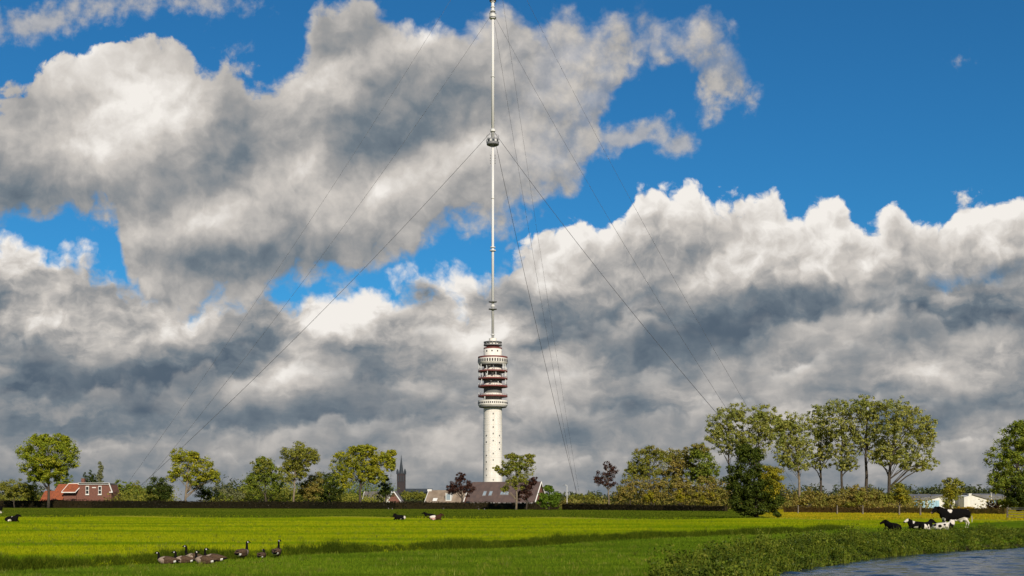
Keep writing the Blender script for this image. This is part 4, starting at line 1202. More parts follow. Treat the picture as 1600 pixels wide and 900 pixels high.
# the poplar row
PL = [
    ('leaning airy poplar at the left end of the tall row', 1140, 300, [(1132, 660, 22, 26), (1150, 650, 20, 20), (1120, 680, 16, 20), (1142, 690, 24, 22)]),
    ('second tall poplar from the left behind the dark solitary tree', 1186, 296, [(1178, 655, 20, 22), (1196, 650, 16, 18), (1184, 685, 24, 26), (1202, 672, 16, 22), (1160, 690, 18, 20)]),
    ('slender poplar with a pale trunk right of the dark solitary tree', 1249, 262, [(1246, 668, 18, 24), (1240, 690, 20, 24), (1256, 700, 16, 22), (1230, 660, 14, 20), (1246, 724, 18, 14), (1218, 668, 15, 20), (1220, 694, 16, 20), (1228, 718, 14, 14)]),
    ('narrow poplar right of the pale trunked one', 1282, 275, [(1280, 650, 17, 20), (1276, 676, 20, 24), (1292, 690, 16, 24), (1282, 716, 18, 18)]),
    ('dark stemmed poplar in the middle of the tall row', 1315, 270, [(1312, 640, 18, 20), (1306, 664, 20, 24), (1326, 676, 16, 24), (1316, 706, 22, 18), (1322, 728, 16, 10)]),
    ('broad open poplar with forked limbs near the right end of the row', 1353, 268, [(1350, 634, 22, 18), (1338, 656, 20, 22), (1366, 652, 20, 24), (1344, 686, 16, 16), (1370, 690, 18, 18)]),
    ('largest poplar with a wide crown at the right end of the tall row', 1388, 264, [(1400, 640, 28, 22), (1420, 664, 30, 28), (1392, 672, 26, 26), (1440, 690, 20, 24), (1408, 706, 34, 22), (1384, 712, 22, 16), (1430, 722, 26, 16), (1446, 668, 14, 18)]),
]
for i, (lab, tx_0, D_, cr) in enumerate(PL):
    tree('poplar_tree', lab, D_, tx_0, [(a_, b_, c_ * 1.34, d_ * 1.10) for a_, b_, c_, d_ in cr], 'poplar', 0.72, 0.42, clump=0.13, tw=0.46 if i > 4 else 0.34, bark='bark_pale' if i == 2 else 'bark', limbs=9, trunk_top=0.88, fill=0.46, group='row of tall poplars')
tree('solitary_tree', 'dark dense solitary tree standing in the meadow before the grove', 122, 1182, [(1172, 725, 26, 26), (1150, 748, 22, 26), (1178, 760, 34, 30), (1198, 768, 26, 28), (1156, 780, 22, 20), (1206, 785, 20, 16), (1178, 795, 30, 14), (1164, 704, 16, 14), (1182, 710, 14, 14), (1216, 803, 8, 6)], 'darkgold', 1.7, 0.20, clump=0.16, tw=0.22, limbs=8, fill=0.40, extra=(1204, 752, 18, 30, 'gold', 70))  # gold leaves paint the sunlit right side of the crown
tree('bush', 'olive bush under the slender poplars', 256, 1262, [(1250, 780, 16, 14), (1268, 776, 16, 16), (1284, 780, 14, 14)], 'brown', 1.0, 0.36, tw=0.14, limbs=4, cat='bush')
tree('bush', 'brownish thicket under the broad open poplar', 254, 1345, [(1322, 776, 18, 18), (1344, 772, 20, 22), (1366, 776, 16, 18), (1304, 782, 14, 12)], 'brown', 1.0, 0.36, tw=0.14, limbs=4, cat='bush', extra=(1340, 780, 22, 12, 'olive', 20))
tree('small_tree', 'rounded golden olive small tree left of the blue doored shed', 240, 1406, [(1400, 772, 16, 16), (1414, 776, 13, 14), (1404, 760, 10, 8), (1388, 780, 12, 12)], 'olive', 1.1, 0.34, tw=0.16, limbs=5, extra=(1406, 772, 16, 14, 'gold', 20))
tree('small_tree', 'ragged small olive tree between the two white sheds', 205, 1486, [(1484, 774, 16, 18), (1494, 770, 14, 16), (1482, 756, 10, 14), (1498, 754, 9, 9), (1480, 788, 14, 10)], 'olive', 0.95, 0.34, tw=0.16, limbs=10, trunk_top=0.9, extra=(1484, 772, 12, 16, 'gold', 16))
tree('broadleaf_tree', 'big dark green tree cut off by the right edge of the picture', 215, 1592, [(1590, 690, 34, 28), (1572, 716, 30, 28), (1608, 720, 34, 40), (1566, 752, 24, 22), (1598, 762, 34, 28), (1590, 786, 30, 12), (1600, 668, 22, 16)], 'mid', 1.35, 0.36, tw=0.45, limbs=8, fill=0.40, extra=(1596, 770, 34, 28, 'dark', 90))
tree('flowering_bush', 'bright yellow flowering bush behind the standing cow', 245, 1508, [(1502, 796, 10, 5), (1514, 795, 11, 5.5)], 'flower', 1.4, 0.22, tw=0.06, limbs=2, cat='bush')
tree('shrub', 'dull reddish shrub at the foot of the right edge tree', 228, 1552, [(1550, 790, 10, 9), (1560, 788, 9, 9)], 'purple', 0.9, 0.32, tw=0.08, limbs=3, cat='shrub')

# far woods that read as one mass
def belt(name, label, segs, size, leaf, per=9):
    qs = []
    for x0, x1, ty, D in segs:
        k = D / FPX
        n_ = int((x1 - x0) * 1.1)
        px = rng.uniform(x0, x1, n_)
        hgt = (az_(ty, D)) * rng.uniform(0.55, 1.05, n_) * (1 + 0.15 * np.sin(px * 0.13) + 0.12 * np.sin(px * 0.37))
        for f in (0.92, 0.68, 0.42, 0.18):
            cen = np.stack([(px - 800) * k, D + rng.uniform(-12, 12, n_), hgt * f], 1)
            qs.append(clump_leaves(cen, np.full(n_, 2.6 + 0.0 * f), per, size))
    q = np.concatenate(qs)
    q = q[q[:, :, 2].min(axis=1) > -0.3]
    return tag(soup(name, q, 4, L[leaf]), label, 'trees', kind='stuff')


belt('far_wood', 'distant wood along the horizon seen between the nearer trees',
     [(-80, 180, 764, 620), (170, 262, 764, 560), (330, 400, 748, 700), (380, 660, 770, 640), (640, 700, 772, 600), (860, 1120, 772, 600), (1120, 1420, 762, 640), (1400, 1660, 764, 600), (1500, 1560, 762, 560)], 1.5, 'far')
belt('hedgerow_thicket', 'low mixed thicket behind the long hedge at left and centre',
     [(176, 270, 770, 390), (376, 530, 758, 362), (520, 600, 774, 360), (-60, 60, 775, 400), (330, 386, 775, 380)], 0.6, 'olive', 12)
belt('back_thicket', 'dark green thicket filling the gaps behind the trees left of the spire',
     [(384, 440, 748, 385), (430, 500, 752, 388), (495, 615, 746, 385), (215, 262, 758, 400)], 0.6, 'mid', 12)
belt('grove_undergrowth', 'low undergrowth beneath the grove and the poplars',
     [(880, 1000, 782, 300), (960, 1240, 766, 290), (1230, 1430, 782, 268), (1570, 1660, 780, 240)], 0.5, 'brown', 12)

# ================================================================ hedges, fence, gate
def hedge(name, label, pa, pb, h0, h1, depth, leaf, dens, size=0.34):
    a, b_ = np.array(pa[:2]), np.array(pb[:2])
    ln = np.linalg.norm(b_ - a)
    t = thing(name, label, 'hedge', (pa[0], pa[1], 0))
    dx = (b_ - a) / ln
    nrm = np.array([-dx[1], dx[0]])
    n_ = int(ln * dens)
    u = rng.uniform(0, 1, n_)
    hh = h0 + (h1 - h0) * u
    hh = hh * (1 + 0.05 * np.sin(u * ln * 0.35) + 0.04 * np.sin(u * ln * 0.11 + 1) + 0.04 * np.sin(u * ln * 0.93))
    zf = rng.random(n_) ** 0.8
    side = rng.uniform(-0.5, 0.5, n_) * depth
    p = dx[None, :] * (u * ln)[:, None] + nrm[None, :] * side[:, None]
    pos = np.column_stack([p, np.maximum(hh * zf, 0.08)])
    o_ = np.column_stack([-nrm[None, :].repeat(n_, 0) * np.sign(side)[:, None], np.zeros(n_)])
    soup('foliage', leaves(pos, -o_ * 0.6, size), 4, L[leaf], t)
    mb = MB()
    for i in range(int(ln / 9)):
        f0, f1 = i / int(ln / 9), (i + 1) / int(ln / 9)
        c_ = dx * ln * (f0 + f1) / 2
        hm = (h0 + (h1 - h0) * (f0 + f1) / 2) * 0.86
        mb.box((c_[0], c_[1], hm / 2), (ln * (f1 - f0) * 0.985, depth * 0.55, hm), math.atan2(dx[1], dx[0]))
    mb.build('branch_core', L[leaf], t)
    return t


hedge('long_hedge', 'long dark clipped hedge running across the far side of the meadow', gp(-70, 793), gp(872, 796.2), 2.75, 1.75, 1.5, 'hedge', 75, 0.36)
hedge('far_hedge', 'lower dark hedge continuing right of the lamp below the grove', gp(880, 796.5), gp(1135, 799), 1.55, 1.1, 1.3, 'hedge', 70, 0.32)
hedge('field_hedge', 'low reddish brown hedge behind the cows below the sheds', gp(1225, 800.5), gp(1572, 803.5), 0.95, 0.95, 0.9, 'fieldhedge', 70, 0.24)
posts = [(1158, 800), (1247, 802), (1308, 803), (1348, 803.5), (1405, 804.5), (1438, 805.5)]
post_lab = ['pale fence post left of the dark solitary tree', 'fence post below the slender pale poplar', 'fence post left of the brownish thicket', 'fence post below the broad open poplar', 'fence post in front of the golden small tree', 'thicker fence post before the blue doored shed']
for (px, py), lab in zip(posts, post_lab):
    g_ = gp(px, py)
    t = thing('fence_post', lab, 'fence post', g_, rng.uniform(0, .5), 'fence posts along the meadow edge')
    MB().box((0, 0, 0.55), (0.16, 0.16, 1.3), taper=0.9).build('post', M['wood'], t)
    MB().lathe([(0.09, 1.2), (0.07, 1.26), (0.0, 1.3)], 6).build('post_cap', M['wood'], t)
# small pale stones at the hedge foot
for i, (px, py) in enumerate([(607, 795.5), (613, 796), (630, 795), (641, 795), (656, 795), (693, 795.8), (748, 796.5), (757, 796.8)]):
    g_ = gp(px, py)
    o_ = MB().lathe([(0.0, -0.05), (0.10, 0.0), (0.12, 0.18), (0.08, 0.30), (0.0, 0.33)], 7).build('stone', M['tile_grey'], None, g_)
    tag(o_, 'small pale stone at the foot of the long hedge', 'stone', 'pale stones along the hedge foot')
gt = thing('field_gate', 'grey metal field gate at the right edge below the big tree', 'gate', gp(1574, 812))
G0, G1 = Vector(gp(1574, 812)), Vector(gp(1640, 813))
dv = G1 - G0
for f in (0, 1):
    MB().tube([(dv.x * f, dv.y * f, -0.1), (dv.x * f, dv.y * f, 1.25)], 0.09, 7).build('gate_post', M['wood'], gt)
for zq in (0.25, 0.5, 0.75, 1.0, 1.15):
    MB().tube([(0, -0.1, zq), (dv.x, dv.y - 0.1, zq)], 0.03, 6).build('rail', M['steel'], gt)
MB().tube([(dv.x / 2, dv.y / 2 - .1, 0.2), (dv.x / 2, dv.y / 2 - .1, 1.15)], 0.03, 6).build('brace', M['steel'], gt)

# ================================================================ animals
def rot_about(v, c, ang):
    cs, sn = math.cos(ang), math.sin(ang)
    x, y = v[0] - c[0], v[1] - c[1]
    return (c[0] + x * cs - y * sn, c[1] + x * sn + y * cs, v[2])


# ---- geese
M['goose_brown'] = material('goose_brown', (0.062, 0.036, 0.022), 0.85, (0.11, 0.072, 0.048), 26.0, 3, stretch=(1, 0.4, 1.6), spec=0.05)
M['goose_pale'] = material('goose_pale_breast', (0.30, 0.225, 0.175), 0.85, (0.20, 0.15, 0.115), 18.0, 3)
M['goose_black'] = material('goose_black', (0.006, 0.0055, 0.0055), 0.95, (0.010, 0.009, 0.009), 9.0, spec=0.03)
M['goose_white'] = material('goose_white', (0.70, 0.68, 0.64), 0.7, (0.6, 0.58, 0.55), 9.0)
GM = [M['goose_brown'], M['goose_pale'], M['goose_black'], M['goose_white']]


def goose(label, px, py, yaw, scale=0.8, neck=1.0, head_yaw=0.0, stand=0.0, lean=0.0):
    sec = [((0.46, 0.185), (.012, .035), 2), ((0.38, 0.185), (.03, .075), 2), ((0.31, 0.18), (.065, .10), 3), ((0.23, 0.18), (.105, .13), 0),
           ((0.12, 0.185), (.145, .16), 0), ((0.0, 0.19), (.165, .172), 0), ((-0.11, 0.195), (.16, .162), 1), ((-0.20, 0.205), (.14, .138), 1), ((-0.27, 0.235), (.105, .10), 1)]
    nk = [((-0.305, 0.285), (.08, .072), 2), ((-0.32, 0.345), (.056, .052), 2), ((-0.325, 0.42), (.046, .044), 2), ((-0.32, 0.50), (.043, .041), 2),
          ((-0.325, 0.555), (.047, .043), 2), ((-0.355, 0.59), (.052, .045), 3), ((-0.395, 0.595), (.042, .036), 2), ((-0.43, 0.585), (.024, .024), 2), ((-0.485, 0.57), (.007, .014), 2)]
    pts, rad, mis = [], [], []
    for (x, z), r, m in sec:
        pts.append((x, 0, z + stand)); rad.append(r); mis.append(m)
    for (x, z), r, m in nk:
        z2 = 0.25 + (z - 0.25) * neck if z < 0.5 else 0.25 + 0.25 * neck + (z - 0.5)
        pts.append((x - lean * (z - 0.25), 0, z2 + stand)); rad.append(r); mis.append(m)
    mb = MB()
    nseg = 14
    mb.tube(pts, rad, nseg, up=(0, 1, 0), mis=mis)
    nb = len(sec) + 3
    piv = pts[nb + 1]
    for i in range(nb, len(pts)):
        f = min(1.0, (i - nb + 1) / 2.0)
        for k in range(i * nseg, (i + 1) * nseg):
            mb.v[k] = rot_about(mb.v[k], piv, head_yaw * f)
    # white only on the cheeks, black over the crown; underside of the rump white
    for fi in range(len(mb.f)):
        if mb.mi[fi] == 3 and len(mb.f[fi]) == 4:
            ring_i = mb.f[fi][0] // nseg
            kk = (mb.f[fi][0] % nseg + 0.5) / nseg * 2 * math.pi
            lat, ver = math.sin(kk), -math.cos(kk)
            if ring_i > len(sec):
                mb.mi[fi] = 3 if (abs(lat) > 0.55 and ver < 0.35) else 2
            else:
                mb.mi[fi] = 3 if ver < 0.25 else 2
    if stand > 0:
        for sy in (-1, 1):
            mb.tube([(0.02, sy * .06, stand + .06), (0.0, sy * .06, 0.02), (-0.06, sy * .06, 0.01)], [.022, .013, .012], 6, mi=2)
    g_ = gp(px, py)
    z0 = float(ground_z(np.array([[g_[0], g_[1]]]))[0])
    t = thing('goose', label, 'goose', (g_[0], g_[1], z0 - (0.045 if stand == 0 else 0.0)), yaw, 'geese resting in the meadow')
    t.scale = (scale * 0.93,) * 3
    mb.build('body', GM, t, smooth=True)
    # folded wings along both flanks
    for sy in (-1, 1):
        w = MB()
        w.tube([(-0.17, sy * .10, .25 + stand), (-0.05, sy * .155, .245 + stand), (0.12, sy * .15, .235 + stand), (0.28, sy * .09, .225 + stand), (0.43, sy * .02, .215 + stand)],
               [(.03, .02), (.085, .03), (.085, .03), (.05, .025), (.012, .012)], 8, up=(0, 1, 0))
        w.build('wing', M['goose_brown'], t, smooth=True)
    return t


goose('leftmost goose of the flock, sitting and facing left', 262, 881.5, R(8), 0.80, 0.55)
goose('second goose from the left, sitting with a pale breast turned left', 288, 880.5, R(14), 0.78, 0.62)
goose('goose with a raised neck and white breast behind the sitting pair', 303, 875.5, R(40), 0.80, 1.15, R(-30))
goose('dark backed goose in front with its white rump to the right', 321, 882.0, R(-4), 0.86, 0.55, R(160))
goose('goose with the long dark back and tail pointing right behind its neighbour', 335, 879.0, R(4), 0.86, 0.70, R(175))
goose('goose with a tall neck looking right in the middle of the gap', 378, 876.0, R(250), 0.86, 1.0, R(-80), 0.06)
goose('small hunched goose seen from behind with its head low', 409, 874.0, R(-95), 0.74, 0.38, R(60))
goose('rightmost goose seen from behind with a straight tall neck', 432.5, 874.0, R(-92), 0.80, 1.2, R(-120), 0.06)

# ---- cows
def cow_mat(name):
    m = bpy.data.materials.new(name)
    m.use_nodes = True
    n_ = N(m.node_tree)
    b_ = m.node_tree.nodes['Principled BSDF']
    at_ = n_.new('ShaderNodeAttribute', attribute_name='coat')
    co_ = n_.new('ShaderNodeTexCoord').outputs['Object']
    f = n_.noise(co_, 14.0, 4, 0.6, dims='3D')
    n_.put(b_.inputs['Base Color'], n_.mix(n_.mul(f, 0.35), at_.outputs['Color'], n_.v('MULTIPLY', at_.outputs['Color'], (0.6, 0.55, 0.5))))
    n_.put(b_.inputs['Roughness'], 0.95)
    n_.put(b_.inputs['Specular IOR Level'], 0.04)
    return m


M['cow'] = cow_mat('cow_hide')
BLACK, WHITE, BROWN, PINK = (0.006, 0.0055, 0.0055), (0.66, 0.60, 0.53), (0.055, 0.026, 0.016), (0.45, 0.28, 0.24)


def cow_mesh(lying, head_yaw, head_pitch, zones, base=BLACK, voxel=0.03, neck_yaw=0.0):
    mb = MB()
    Y_ = (0, 1, 0)
    if lying:
        mb.tube([(1.0, 0, .32), (.85, 0, .38), (.5, 0, .42), (.1, 0, .43), (-.3, 0, .45), (-.6, 0, .48), (-.78, 0, .50)],
                [(.14, .16), (.28, .32), (.36, .42), (.38, .45), (.38, .40), (.32, .30), (.18, .18)], 14, up=Y_)
        nb, poll = (-.58, 0, .64), (-.80, 0, .98)
        legs = []
        for sy in (-1, 1):
            legs.append(([(-.55, sy * .25, .28), (-.86, sy * .3, .12), (-.55, sy * .36, .07)], [.11, .065, .05]))
            legs.append(([(.65, sy * .3, .32), (.25, sy * .46, .16), (.62, sy * .54, .07), (.42, sy * .6, .06)], [.22, .11, .055, .05]))
        tail = ([(1.05, 0, .42), (1.14, .05, .2), (1.2, .15, .05)], [.03, .025, .035])
    else:
        mb.tube([(1.13, 0, 1.10), (1.02, 0, 1.07), (.65, 0, 1.03), (.15, 0, .98), (-.3, 0, .98), (-.62, 0, 1.03), (-.82, 0, 1.08)],
                [(.16, .14), (.32, .26), (.37, .32), (.42, .36), (.42, .33), (.37, .26), (.24, .15)], 14, up=Y_)
        nb, poll = (-.62, 0, 1.16), (-1.08, 0, 1.46)
        legs = []
        for sy in (-1, 1):
            legs.append(([(-.55, sy * .17, .9), (-.58, sy * .17, .45), (-.56, sy * .17, .12), (-.60, sy * .17, .0)], [.15, .065, .045, .06]))
            legs.append(([(.82, sy * .17, 1.0), (.74, sy * .19, .70), (.98, sy * .18, .47), (.90, sy * .18, .12), (.86, sy * .18, .0)], [.24, .16, .065, .045, .06]))
        mb.tube([(.50, 0, .66), (.55, 0, .54)], [.18, .13], 10, up=Y_)
        tail = ([(1.16, 0, 1.25), (1.25, 0, .95), (1.27, 0, .6), (1.26, 0, .48)], [.03, .022, .03, .012])
    for p, r in legs:
        mb.tube(p, r, 8)
    mb.tube(tail[0], tail[1], 6)
    k0 = len(mb.v)
    nbv, pv = Vector(nb), Vector(poll)
    mb.tube([tuple(nbv + Vector((.18, 0, -.12))), tuple(nbv), tuple((nbv + pv) / 2), tuple(pv + Vector((.06, 0, -.02)))], [(.36, .24), (.32, .21), (.27, .18), (.20, .15)] if lying else [(.34, .22), (.30, .18), (.24, .14), (.18, .12)], 12, up=Y_)
    k1 = len(mb.v)
    dn = Vector((-math.cos(head_pitch), 0, -math.sin(head_pitch))) * (1.12 if lying else 1.0)
    mb.tube([tuple(pv + dn * -.06), tuple(pv + dn * .06), tuple(pv + dn * .2), tuple(pv + dn * .36), tuple(pv + dn * .47), tuple(pv + dn * .52)],
            [(.09, .09), (.15, .13), (.145, .125), (.105, .09), (.10, .09), (.06, .06)], 12, up=Y_)
    for sy in (-1, 1):
        mb.tube([tuple(pv + Vector((.0, sy * .08, .06))), tuple(pv + Vector((.03, sy * .2, .05))), tuple(pv + Vector((.04, sy * .30, .0)))], [.045, .085, .04], 6)
    for k in range(k1, len(mb.v)):
        mb.v[k] = rot_about(mb.v[k], pv, head_yaw)
    for k in range(k0, len(mb.v)):
        mb.v[k] = rot_about(mb.v[k], nbv, neck_yaw)
    tmp = mb.build('cow_shape', M['cow'])
    rm = tmp.modifiers.new('r', 'REMESH'); rm.mode = 'VOXEL'; rm.voxel_size = voxel
    sm = tmp.modifiers.new('s', 'SMOOTH'); sm.iterations = 3; sm.factor = 0.5
    dg = bpy.context.evaluated_depsgraph_get()
    me_ = bpy.data.meshes.new_from_object(tmp.evaluated_get(dg))
    bpy.data.objects.remove(tmp, do_unlink=True)
    n_ = len(me_.vertices)
    co_ = np.empty(n_ * 3, np.float32); me_.vertices.foreach_get('co', co_); co_ = co_.reshape(-1, 3)
    col_ = np.tile(np.array(base + (1,), np.float32), (n_, 1))
    j = 0.10 * wob(co_[:, [0, 2]] + co_[:, [1, 0]] * 0.7, 7.0, 4)
    for (c_, r_z, colr) in zones:
        d_ = np.linalg.norm((co_ - np.array(c_)) / np.array(r_z), axis=1) + j
        col_[d_ < 1.0] = colr + (1,)
    a_ = me_.color_attributes.new('coat', 'FLOAT_COLOR', 'POINT')
    a_.data.foreach_set('color', col_.ravel())
    me_.polygons.foreach_set('use_smooth', [True] * len(me_.polygons))
    if not me_.materials: me_.materials.append(M['cow'])
    # muzzle end in world of the cow for the eyes
    return me_


def cow(label, px, py, yaw, lying=True, head_yaw=0.0, head_pitch=R(35), zones=(), base=BLACK, scale=1.0, neck_yaw=0.0, group='cows resting in the meadow', voxel=0.03, flip=False):
    me_ = cow_mesh(lying, head_yaw, head_pitch, zones, base, voxel, neck_yaw)
    me_.name = 'cow'
    g_ = gp(px, py)
    z0 = float(ground_z(np.array([[g_[0], g_[1]]]))[0])
    o_ = link('cow', me_, None, (g_[0], g_[1], z0), yaw)
    o_.scale = (scale * (0.63 if lying else 0.92),) * 3
    return tag(o_, label, 'cow', group)


big = 5.0
cow('standing black cow with a heart shaped white patch and white hind legs', 1489, 828.5, R(0), False, R(12), R(42),
    [((-.34, -.3, 1.30), (.09, .3, .10), WHITE), ((-.20, -.3, 1.31), (.08, .3, .08), WHITE), ((-.27, -.3, 1.22), (.09, .3, .09), WHITE), ((.72, 0, .62), (.42, 1, .24), WHITE), ((.93, 0, .25), (.25, 1, .42), WHITE), ((.3, 0, .60), (.45, .5, .10), WHITE), ((-.70, -.1, .70), (.12, .3, .12), WHITE),
     ((-.57, 0, .2), (.2, 1, .36), WHITE), ((1.27, 0, .62), (.09, .3, .34), WHITE), ((1.05, 0, 1.38), (.10, .2, .06), WHITE), ((-1.52, 0, 1.12), (.12, .3, .10), PINK)], voxel=0.026)
cow('all black cow lying apart at the left of the right hand herd, seen from behind', 1394, 831.5, R(-66), True, R(40), R(30), [], neck_yaw=R(15), scale=1.0)
cow('lying cow with a white face turned left and a black neck', 1433, 828, R(-22), True, R(15), R(30),
    [((-1.10, 0, .92), (.34, .34, .26), WHITE), ((.2, -.4, .2), (.5, .3, .16), WHITE), ((-.3, 0, .75), (.12, .5, .3), WHITE)], neck_yaw=R(8))
cow('lying black cow with a white flank stripe and its ear to the right', 1448, 829.5, R(-140), True, R(-50), R(35),
    [((.35, .4, .25), (.12, .4, .35), WHITE), ((-.35, .4, .15), (.35, .3, .16), WHITE), ((.75, .35, .32), (.14, .3, .3), WHITE), ((.4, .5, .12), (.4, .3, .12), WHITE)])
cow('mostly white spotted cow lying in front of the standing cow and facing the camera', 1475, 831.0, R(160), True, R(75), R(40),
    [((.3, .0, .45), (1.2, 1, .8), WHITE), ((.35, .4, .5), (.16, .3, .14), BLACK), ((-.05, .4, .62), (.12, .3, .10), BLACK), ((.8, .3, .6), (.14, .3, .12), BLACK), ((-.62, 0, .45), (.22, 1, .5), BLACK), ((-.85, .2, 1.02), (.40, .5, .36), WHITE), ((-.82, 0, 1.16), (.10, .6, .07), BLACK)], neck_yaw=R(10), voxel=0.026)
cow('black cow with a white belly patch lying at the far left', 19, 816.5, R(172), True, 0.0, R(20),
    [((.1, .45, .22), (.22, .4, .2), WHITE), ((-.1, .0, .80), (.05, .6, .12), WHITE)], voxel=0.045)
cow('black cow with pale hindquarters lying left of the far pair', 624, 812.5, R(28), True, R(10), R(60),
    [((.85, -.3, .35), (.3, .6, .4), WHITE), ((.1, -.45, .15), (.12, .3, .10), WHITE)], voxel=0.045)
cow('dark cow lying behind the white backed one in the far pair', 671, 809.5, R(5), True, 0.0, R(20), [], voxel=0.045)
cow('white backed brown cow lying in front at the right of the far pair', 681, 813, R(195), True, R(20), R(25),
    [((.55, 0, .62), (.48, 1, .26), WHITE), ((.55, .3, .2), (.45, .6, .26), PINK)], base=BROWN, voxel=0.045)
cow('cow standing at the left edge of the picture with only its rump in view', -10, 806.5, R(0), False, 0, R(40),
    [((1.0, 0, .4), (.3, 1, .4), WHITE)], voxel=0.045)

# ================================================================ grass and bank plants
def in_view(P, m=1.08):
    return np.abs(P[:, 0]) < P[:, 1] * (800 / FPX) * m + 0.6


def scatter(n_, ymin, ymax, power=2.0):
    """points on the meadow, sparser with distance"""
    u = rng.random(n_)
    if power == 1.0:
        Y_ = ymin * (ymax / ymin) ** u
    else:
        Y_ = (ymin ** (1 - power) + u * (ymax ** (1 - power) - ymin ** (1 - power))) ** (1 / (1 - power))
    X_ = rng.uniform(-1, 1, n_) * (Y_ * (800 / FPX) * 1.06 + 0.6)
    return np.stack([X_, Y_], 1)


def on_ground(P, dz=-0.01):
    return np.column_stack([P, ground_z(P) + dz])


def land(P, lo=0.4):
    return (~inside(P, WPOLY)) & (dist_line(P, WEDGE) > lo)


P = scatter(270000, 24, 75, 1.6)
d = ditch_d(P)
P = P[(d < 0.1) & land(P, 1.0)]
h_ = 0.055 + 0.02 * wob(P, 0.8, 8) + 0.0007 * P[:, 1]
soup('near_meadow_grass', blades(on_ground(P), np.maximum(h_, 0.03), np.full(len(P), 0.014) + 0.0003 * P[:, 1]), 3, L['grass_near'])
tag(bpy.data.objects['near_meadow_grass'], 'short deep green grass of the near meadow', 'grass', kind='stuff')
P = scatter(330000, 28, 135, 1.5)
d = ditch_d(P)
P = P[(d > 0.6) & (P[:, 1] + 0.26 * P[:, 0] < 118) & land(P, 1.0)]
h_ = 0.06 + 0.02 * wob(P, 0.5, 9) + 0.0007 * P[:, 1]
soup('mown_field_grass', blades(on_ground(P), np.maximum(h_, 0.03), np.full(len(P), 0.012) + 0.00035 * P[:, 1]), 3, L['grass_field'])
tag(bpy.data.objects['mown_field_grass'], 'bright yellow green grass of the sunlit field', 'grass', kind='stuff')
# longer tufts left by the grazing animals
TP = scatter(1500, 25, 110, 1.4)
TP = TP[land(TP, 1.2) & (TP[:, 1] + 0.26 * TP[:, 0] < 116)]
B = np.repeat(TP, 22, axis=0) + rng.normal(0, 1, (len(TP) * 22, 2)) * np.repeat(rng.uniform(0.04, 0.14, len(TP)), 22)[:, None]
hq = np.repeat(rng.uniform(0.07, 0.17, len(TP)), 22)
tag(soup('meadow_tufts', blades(on_ground(B), hq, np.full(len(B), 0.022), 0.5), 3, L['reed']), 'scattered longer grass tufts on the grazed meadow', 'grass', kind='stuff')
# rough strip beyond the field
P = scatter(90000, 100, 300, 1.3)
e = P[:, 1] + 0.26 * P[:, 0] - 118
P = P[(e > -0.5)]
P = P[np.abs(P[:, 0] / P[:, 1] - 0.0) < 0.48]
gold = (P[:, 0] / P[:, 1]) > 0.225 + 0.02 * wob(P, 0.05, 2)
for nm, lab, sel, lf in (('rough_pasture_grass', 'rougher dark green grass in front of the long hedge', ~gold, 'grass_rough'), ('dry_pasture_grass', 'dry golden grass strip behind the cows', gold, 'straw')):
    Q = P[sel]
    hq = 0.16 + 0.07 * wob(Q, 0.12, 12)
    tag(soup(nm, blades(on_ground(Q), np.maximum(hq, 0.06), np.full(len(Q), 0.09)), 3, L[lf]), lab, 'grass', kind='stuff')
# ditch tufts
nT = 5200
tX = rng.uniform(-24, 21, nT)
off = rng.normal(0.6, 0.30, nT)
c_, s_ = 1 / math.hypot(1, DS), DS / math.hypot(1, DS)
TP = np.stack([tX - s_ * off, DO + DS * tX + c_ * off], 1)
TP = TP[in_view(TP) & land(TP, 0.6)]
per = 26
B = np.repeat(TP, per, axis=0) + rng.normal(0, 0.07, (len(TP) * per, 2))
hh = np.repeat(rng.uniform(0.10, 0.30, len(TP)) * (1 + 0.35 * wob(TP, 0.6, 21)), per)
soup('ditch_grass', blades(on_ground(B), np.maximum(hh, 0.06), np.full(len(B), 0.020), 0.55), 3, L['grass_rough'])
tag(bpy.data.objects['ditch_grass'], 'tall ragged grass along the ditch across the meadow', 'grass', kind='stuff')
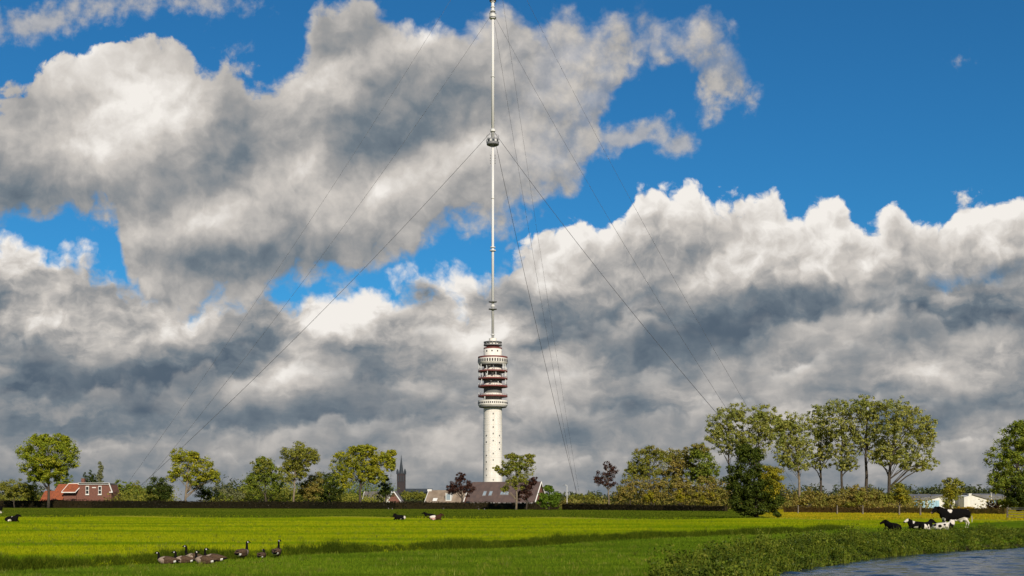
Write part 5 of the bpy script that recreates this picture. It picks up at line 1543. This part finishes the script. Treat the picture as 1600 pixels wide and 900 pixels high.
# bank vegetation between the meadow and the water
btop = np.array([gp(1012, 905)[:2], gp(1076, 884)[:2], gp(1165, 862)[:2], gp(1250, 848)[:2], gp(1380, 838)[:2], gp(1500, 834)[:2], gp(1640, 831)[:2], gp(1800, 829)[:2]])
bank_poly = np.vstack([btop, WEDGE[[8, 7, 6, 5, 4, 3, 2]], [(3.4, 22)]])
bx = np.stack([rng.uniform(1, 36, 60000), rng.uniform(21, 70, 60000)], 1)
dB = dist_line(bx, WEDGE)
bx = bx[inside(bx, bank_poly) & (~inside(bx, WPOLY) | (dB < 0.25)) & in_view(bx)]
print('bank points', len(bx))
bx = bx[:12500]
dW = dist_line(bx, WEDGE)
hb = (0.24 + 0.16 * wob(bx, 0.75, 31) + 0.12 * wob(bx, 2.3, 32)) * rng.uniform(0.7, 1.35, len(bx)) * np.interp(bx[:, 1], [26, 34, 44, 60], [1.15, 1.08, 0.85, 0.66])
tall = bx[rng.choice(len(bx), 110, replace=False)]
dt = np.min(np.linalg.norm(bx[:, None, :] - tall[None, :, :], axis=2), axis=1)
hb = hb * (1 + 1.1 * np.exp(-(dt / 0.30) ** 2))
hb = np.clip(hb, 0.08, 0.85)
gz_ = ground_z(bx)
u_ = rng.random(len(bx))
# leafy herbs: a stack of little clumps per plant
cen, rad = [], []
for f in (0.25, 0.55, 0.85):
    cen.append(np.column_stack([bx + rng.normal(0, 0.06, bx.shape), np.maximum(gz_, WZ) + hb * f]))
    rad.append(0.10 + 0.10 * hb)
cen = np.vstack(cen); rad = np.concatenate(rad)
q = clump_leaves(cen, rad, 8, 0.078, 0.9, 0.25)
tag(soup('bank_herbs', q, 4, L['herb']), 'dense leafy weeds covering the bank above the water', 'plants', kind='stuff')
sel = rng.random(len(bx)) < 0.32
B = np.repeat(bx[sel], 20, axis=0) + rng.normal(0, 0.07, (sel.sum() * 20, 2))
hq = np.repeat(hb[sel], 20) * rng.uniform(0.7, 1.35, len(B))
gB = np.maximum(ground_z(B), WZ - 0.05)
soup('bank_grass', blades(np.column_stack([B, gB]), hq, np.full(len(B), 0.017), 0.4), 3, L['reed'])
tag(bpy.data.objects['bank_grass'], 'long grass blades among the weeds on the water bank', 'grass', kind='stuff')
